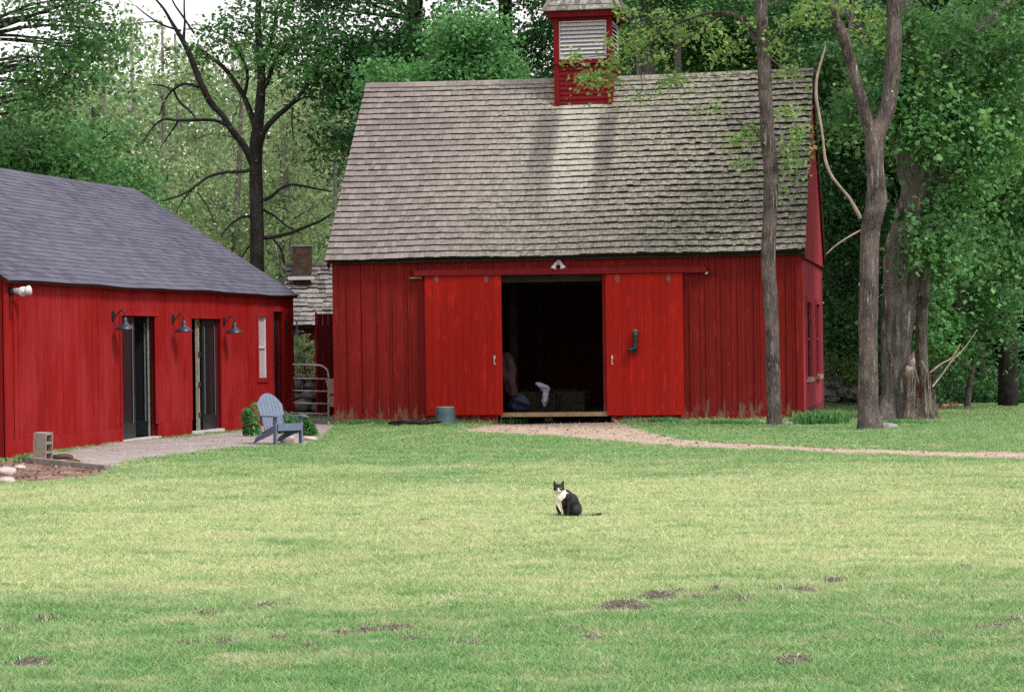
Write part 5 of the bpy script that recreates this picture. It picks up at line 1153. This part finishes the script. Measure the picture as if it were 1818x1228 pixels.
# ------------------------------------------------------------------ lawn
def m_grass():
    t = NT('grass_blade'); p = t.pos(); r = t.attr(); s_ = t.sep(p)
    n1 = t.noise(t.map(p, (.3, .34, 1)), .9, 6, .66); n2 = t.noise(t.map(p, (.5, .8, 1)), 1.9, 6, .72)
    ymid = t.math('MULTIPLY', t.rng(s_[1], 12.2, 17.2), t.rng(s_[1], 35., 26.))
    wob_ = t.math('SUBTRACT', t.math('MULTIPLY', n1, 2.6), 1.3)
    d = t.math('ADD', ymid, wob_)
    dry = t.rng(d, .25, 1.0)
    lush = t.mix(r, (.055, .20, .062), (.40, .60, .24)); dr = t.mix(r, (.24, .36, .12), (.80, .85, .50))
    b = t.mix(dry, lush, dr)
    b = t.mix(t.rng(n2, .52, .68, 0., .55), b, (.66, .60, .40)); b = t.mix(t.rng(n2, .46, .34, 0., .6), b, (.11, .30, .09))
    n3 = t.noise(t.map(p, (.9, .9, 1)), 4., 5, .65); b = t.mix(t.rng(n3, .56, .66, 0., .45), b, (.13, .30, .09)); b = t.mix(t.rng(n3, .42, .34, 0., .4), b, (.66, .62, .42))
    straw = t.rng(r, .9, .93, 0., .7); b = t.mix(straw, b, (.55, .48, .30))
    q = t.n('BsdfPrincipled'); t.set(q.inputs['Base Color'], b); t.set(q.inputs['Roughness'], .55); t.set(q.inputs['Specular IOR Level'], .25)
    tl = t.n('BsdfTranslucent', i_Color=b); mx = t.n('MixShader', i_0=.4); t.t.links.new(q.outputs[0], mx.inputs[1]); t.t.links.new(tl.outputs[0], mx.inputs[2]); t.t.links.new(mx.outputs[0], t.out.inputs[0]); return t.m
M['grass'] = m_grass()
BARE = []
CL = [(1112, 1077, .28, .10), (1082, 1083, .13, .07), (1172, 1060, .26, .09), (1205, 1052, .18, .06), (1238, 1062, .16, .05), (1270, 1049, .12, .08), (1310, 1062, .24, .03), (1382, 1046, .12, .04), (1432, 1049, .20, .05), (1482, 1032, .16, .05), (1710, 1009, .17, .05), (752, 930, .11, .06), (470, 1074, .33, .05), (370, 1088, .20, .03), (80, 1100, .13, .05), (15, 1118, .12, .06), (60, 1182, .22, .08), (338, 1146, .16, .05), (400, 1144, .16, .05), (495, 1134, .10, .04), (600, 1124, .14, .05), (650, 1118, .16, .06), (705, 1112, .22, .06), (728, 1132, .17, .05), (545, 1150, .18, .04), (830, 1138, .2, .03), (1020, 1112, .14, .03), (1050, 1128, .14, .03), (1415, 1172, .22, .05), (1660, 1138, .14, .04), (1775, 1118, .16, .05), (1805, 1106, .12, .05), (1575, 1112, .2, .02), (1745, 1122, .12, .04)]
def make_lawn():
    N = 2100000; Yr = NR.uniform(0, 1, N); a, b = 10.0**.3, 64.0**.3; Y = (a+(b-a)*Yr)**(1/.3)
    X = NR.uniform(-1, 1, N)*(.232*Y+.4)
    X = np.where(NR.uniform(0, 1, N) < .26, np.sign(X)*((.232*Y+.4)+np.abs(NR.uniform(0, 3.6, N))), X)
    ok = np.ones(N, bool)
    wx, wy_ = wobble(X, Y, .06); wx = wx+NR.normal(0, .05, N); wy_ = wy_+NR.normal(0, .18, N)
    for pl_ in (PATH, PATIO, SOIL, SOIL2): ok &= ~inside(wx, wy_, pl_)
    for pl_ in (FOOT_H, FOOT_B): ok &= ~inside(X, Y, pl_)
    ok &= ~((X > 7.5) & (Y > 56.5+.5*np.sin(X*2))); ok &= ~((X < 7) & (Y > 52))
    for (px, py, rr, hh) in CL:
        q = G(px, py); rr = rr*.62; d2 = ((X-q.x)/rr)**2+((Y-q.y)/(rr*1.6))**2; ok &= ~((d2 < 1) & (NR.uniform(0, 1, N) < .55))
    # tread-worn thinning beside the path
    X, Y = X[ok], Y[ok]; N = len(X)
    hn = np.sin(X*3.1+Y*1.3)*np.sin(X*1.7-Y*2.3)+.9*np.sin(X*7.7+Y*4.1)*np.sin(Y*6.3-X*5.)+1.1*np.maximum(0, np.sin(X*11.3+2*np.sin(Y*2.1))*np.sin(Y*9.1+2*np.sin(X*3.3))-.35)*2
    gz = .012*np.sin(X*.9+Y*.35)+.010*np.sin(X*.31-Y*.57+1.)+.006*np.sin(X*2.1+Y*1.3)
    H = (.030+.010*hn+np.abs(NR.normal(0, .009, N)))*(1+.01*(Y-12)); H = np.clip(H*.8, .008, .11)
    nearb = np.clip(1-np.abs(Y-(47.1-.18*(X+0)))/.8, 0, 1)*(X < 6)*(X > -3.6); H = H*(1+1.6*nearb)
    th = NR.uniform(0, 2*np.pi, N); W = (.0022+.00018*Y)*NR.uniform(.7, 1.5, N)
    lx, ly = NR.normal(0, 1.1, N)*H, NR.normal(0, 1.1, N)*H
    c_, s_ = np.cos(th)*W, np.sin(th)*W
    v = np.stack([np.stack([X-c_, Y-s_, gz-.004], 1), np.stack([X+c_, Y+s_, gz-.004], 1), np.stack([X+lx, Y+ly, gz+H], 1)], 1)
    return np_mesh('lawn_grass', v, 3, NR.uniform(0, 1, N), M['grass'])
tag(make_lawn(), 'mown lawn grass, dry yellow in the middle and green near the front', 'grass', kind='stuff')
grp = 'clods of soil and dead clippings on the lawn'
def clod(px, py, rr, hh, i):
    q = G(px, py); b = MB(); hh *= .62; nr_, na = 5, 14; vs = [(0, 0, hh)]; ph = R.uniform(0, 6)
    def prof_(f, a): return rr*f*(1+.28*math.sin(2*a+ph)+.16*math.sin(5*a+ph*2))
    for j in range(1, nr_+1):
        f = j/nr_
        for k in range(na):
            a = 2*math.pi*k/na; q_ = prof_(f, a); vs.append((q_*math.cos(a)*.8, q_*math.sin(a)*1.2, hh*(1-f*f)*R.uniform(.55, 1.2)+.004-.012*(f == 1)))
    b.add(vs, [(0, 1+k, 1+(k+1) % na) for k in range(na)]+[(1+(j-1)*na+k, 1+j*na+k, 1+j*na+(k+1) % na, 1+(j-1)*na+(k+1) % na) for j in range(1, nr_) for k in range(na)], .08)
    for k in range(int(120+rr*1900)):
        a = R.uniform(0, 6.283); f = R.uniform(0, 1)**.55*1.25; x_, y_ = prof_(f, a)*math.cos(a)*.8, prof_(f, a)*math.sin(a)*1.2; z_ = max(0, hh*(1-min(f, 1)**2))*R.uniform(.3, 1.0)+.008
        d = Vector((R.gauss(0, 1), R.gauss(0, 1), R.gauss(.25, .5))).normalized()*R.uniform(.012, .045); w_ = Vector((-d.y, d.x, 0)).normalized()*R.uniform(.0015, .004); p_ = Vector((x_, y_, z_))
        b.add([p_-w_, p_+w_, p_+d], [(0, 1, 2)], R.uniform(.05, 1)**1.1)
    o = b.build('soil_clod', M['soil']); o.location = (q.x, q.y, gh(q.x, q.y)); return tag(o, CLL[i], 'soil heap', grp)
CLL = ['largest dark scuffed soil heap below and right of the cat', 'soil heap at the left end of the dark scuffed row right of centre', 'wide soil heap in the middle of the scuffed row right of centre', 'thin soil heap just above the middle of the scuffed row', 'thin soil heap below the small dark mound in the scuffed row', 'small dark rounded mound of soil above the scuffed row', 'flat pinkish scrape at the right end of the scuffed row', 'thin clod farther right in line with the scuffed row', 'long thin clod right of the thin clod in the same line', 'dark low clod above the right end of the thin clods', 'isolated dark soil clod near the right picture edge in dry grass', 'isolated small soil clod in dry grass left of the cat', 'broad dry brown heap at lower left where dry grass turns green', 'faint dry scrape left of the broad dry brown heap', 'small dark soil clod at far lower left', 'soil clod cut by the left picture edge', 'dark soil heap nearest the lower left corner', 'small soil clod third from the left in the lower row', 'soil clod right beside the third clod of the lower row', 'tiny soil clod in the middle of the lower left row', 'soil clod left of the longest heap in the lower row', 'soil clod touching the longest heap in the lower row', 'longest brown heap at the lower row left of centre', 'dark heap just below the longest heap of the lower row', 'faint brown scrape below the lower left row', 'faint soil scrape at the lower centre', 'small pale clod below and left of the largest dark heap', 'small pale clod just under the other pale clod left of the largest heap', 'dark soil heap nearest the bottom edge right of centre', 'low brown clod at lower right', 'soil heap by the right picture edge, lower of two', 'soil heap at the right picture edge, upper of two', 'very faint flat scrape at lower right', 'small clod between the right edge heaps and the low brown clod']
for i, a in enumerate(CL): clod(a[0], a[1], a[2]*.62, a[3]*.8, i)

# ------------------------------------------------------------------ cat
def make_cat():
    q = G(1004, 921); e = empty('cat', q, 0, 'black and white cat sitting on the lawn facing the camera', 'cat')
    # local: x right, y away, z up ; metres
    E = []   # (centre, radii, rotation about y)
    def el(c, r, ry=0, rz=0): E.append((Vector(c), r, ry, rz))
    S_ = .98
    el((.065, .06, .085), (.088, .11, .088))           # rump
    el((.045, .035, .150), (.080, .095, .085), -.2)     # belly/back
    el((.010, .0, .195), (.064, .075, .075), -.35)        # shoulders
    el((-.028, -.02, .205), (.050, .055, .062))         # chest
    el((-.036, -.02, .240), (.042, .046, .045))         # neck
    el((-.026, -.02, .160), (.046, .05, .07))
    el((-.057, -.045, .279), (.050, .045, .042))          # skull
    el((-.057, -.070, .268), (.033, .028, .025))          # cheeks
    el((-.060, -.092, .259), (.017, .018, .0145))         # muzzle
    el((-.052, -.03, .255), (.047, .034, .026))
    el((-.056, -.022, .13), (.030, .036, .075)); el((-.045, -.03, .19), (.040, .045, .05))
    for sx, sy in ((-.057, -.042), (.020, -.060)):       # front legs
        for k in range(10): t = k/9; el((sx+.008*(1-t), sy+.012*(1-t), .17*(1-t)+.016), (.020-.004*t+.004*(t > .9), .021, .024))
        el((sx, sy-.016, .012), (.018, .026, .013))
    el((.085, .0, .07), (.055, .085, .066))             # near haunch
    el((.075, -.075, .016), (.020, .042, .015)); el((.095, .115, .07), (.05, .07, .06))
    for k in range(26):                                  # tail in the grass
        t = k/25; el((.12+.19*t, .08-.10*t, .017+.024*max(0, t-.5)/.5), (.018-.003*t, .015, .0145))
    bm = bmesh.new()
    for c_, r_, ry, rz in E:
        a = bmesh.ops.create_icosphere(bm, subdivisions=3, radius=1)
        T = Matrix.Translation(c_) @ Matrix.Rotation(ry, 4, 'Y') @ Matrix.Rotation(rz, 4, 'Z') @ Matrix.Diagonal((*r_, 1))
        bmesh.ops.transform(bm, matrix=T, verts=a['verts'])
    for sx in (-1, 1):                                   # ears
        for k in range(12):
            t = k/11; el2 = (Vector((-.057+sx*(.0265+.016*t), -.040+.004*t, .298+.050*t)), (.0215*(1-t)+.0035, .0095*(1-t)+.0045, .008))
            a = bmesh.ops.create_icosphere(bm, subdivisions=2, radius=1); bmesh.ops.transform(bm, matrix=Matrix.Translation(el2[0]) @ Matrix.Diagonal((*el2[1], 1)), verts=a['verts'])
    me = bpy.data.meshes.new('tmp'); bm.to_mesh(me); bm.free(); o = bpy.data.objects.new('tmp', me); COL.objects.link(o)
    md = o.modifiers.new('r', 'REMESH'); md.mode = 'VOXEL'; md.voxel_size = .0034
    md = o.modifiers.new('s', 'SMOOTH'); md.iterations = 2; md.factor = .4
    dg = bpy.context.evaluated_depsgraph_get(); me2 = bpy.data.meshes.new_from_object(o.evaluated_get(dg)); bpy.data.objects.remove(o); me2.name = 'body'
    n = len(me2.vertices); co = np.empty(n*3); me2.vertices.foreach_get('co', co); co = co.reshape(-1, 3); x, y, z = co.T
    w = np.zeros(n)
    zz_ = [.02, .037, .071, .10, .162, .185, .205, .25]
    lft = np.interp(z, zz_, [-.016, -.022, -.043, -.058, -.10, -.12, -.12, -.12]); rgt = np.interp(z, zz_, [-.006, -.003, -.014, -.026, -.040, -.018, .002, .004])
    w = np.maximum(w, ((x > lft) & (x < rgt) & (y < -.005) & (z < .25) & (z > .03)).astype(float))
    w = np.maximum(w, ((z < np.maximum(.268-.35*np.abs(x+.058), .292-2.6*np.abs(x+.060))) & (z > .235) & (y < -.055)).astype(float))
    w = np.maximum(w, ((z < .263) & (z > .22) & (y < -.03) & (np.abs(x+.045) < .052)).astype(float))
    a = me2.attributes.new('white', 'FLOAT', 'POINT'); a.data.foreach_set('value', w.astype(np.float32))
    t = NT('cat_fur'); f = t.attr('white'); nn = t.noise(t.obj(), 90., 4, .7); ff = t.rng(t.math('ADD', f, t.math('MULTIPLY', t.math('SUBTRACT', nn, .5), .5)), .4, .6)
    blk = t.mix(nn, (.003, .003, .0035), (.012, .011, .012)); t.pbr(t.mix(ff, blk, (.72, .66, .60)), .65, .3, normal=t.bump(t.noise(t.map(t.obj(), (1, 1, .35)), 160., 3), .6, .003))
    me2.materials.clear(); me2.materials.append(t.m); me2.polygons.foreach_set('use_smooth', [True]*len(me2.polygons))
    bo = bpy.data.objects.new('body', me2); COL.objects.link(bo); bo.parent = e
    for sx in (-1, 1):
        b = MB(); c_ = Vector((-.056+sx*.0175, -.0915+.004, .281)); b.lathe([(0, -.0075), (.006, -.005), (.0078, 0), (.006, .005), (0, .0075)], (0, 0, 0), 10); b.v = [tuple(c_+Vector(v)) for v in b.v]; b.build('eye', M['eye'], e, smooth=True)
    b = MB(); c_ = Vector((-.060, -.1085, .266)); b.lathe([(0, -.004), (.005, -.001), (.006, .003), (0, .004)], (0, 0, 0), 8); b.v = [tuple(c_+Vector(v)) for v in b.v]; b.build('nose', M['nose'], e, smooth=True)
    return e
M['eye'] = m_plain('cat_eye', (.16, .19, .06), .15, var=.1); M['nose'] = m_plain('cat_nose', (.30, .12, .11), .5)
make_cat()
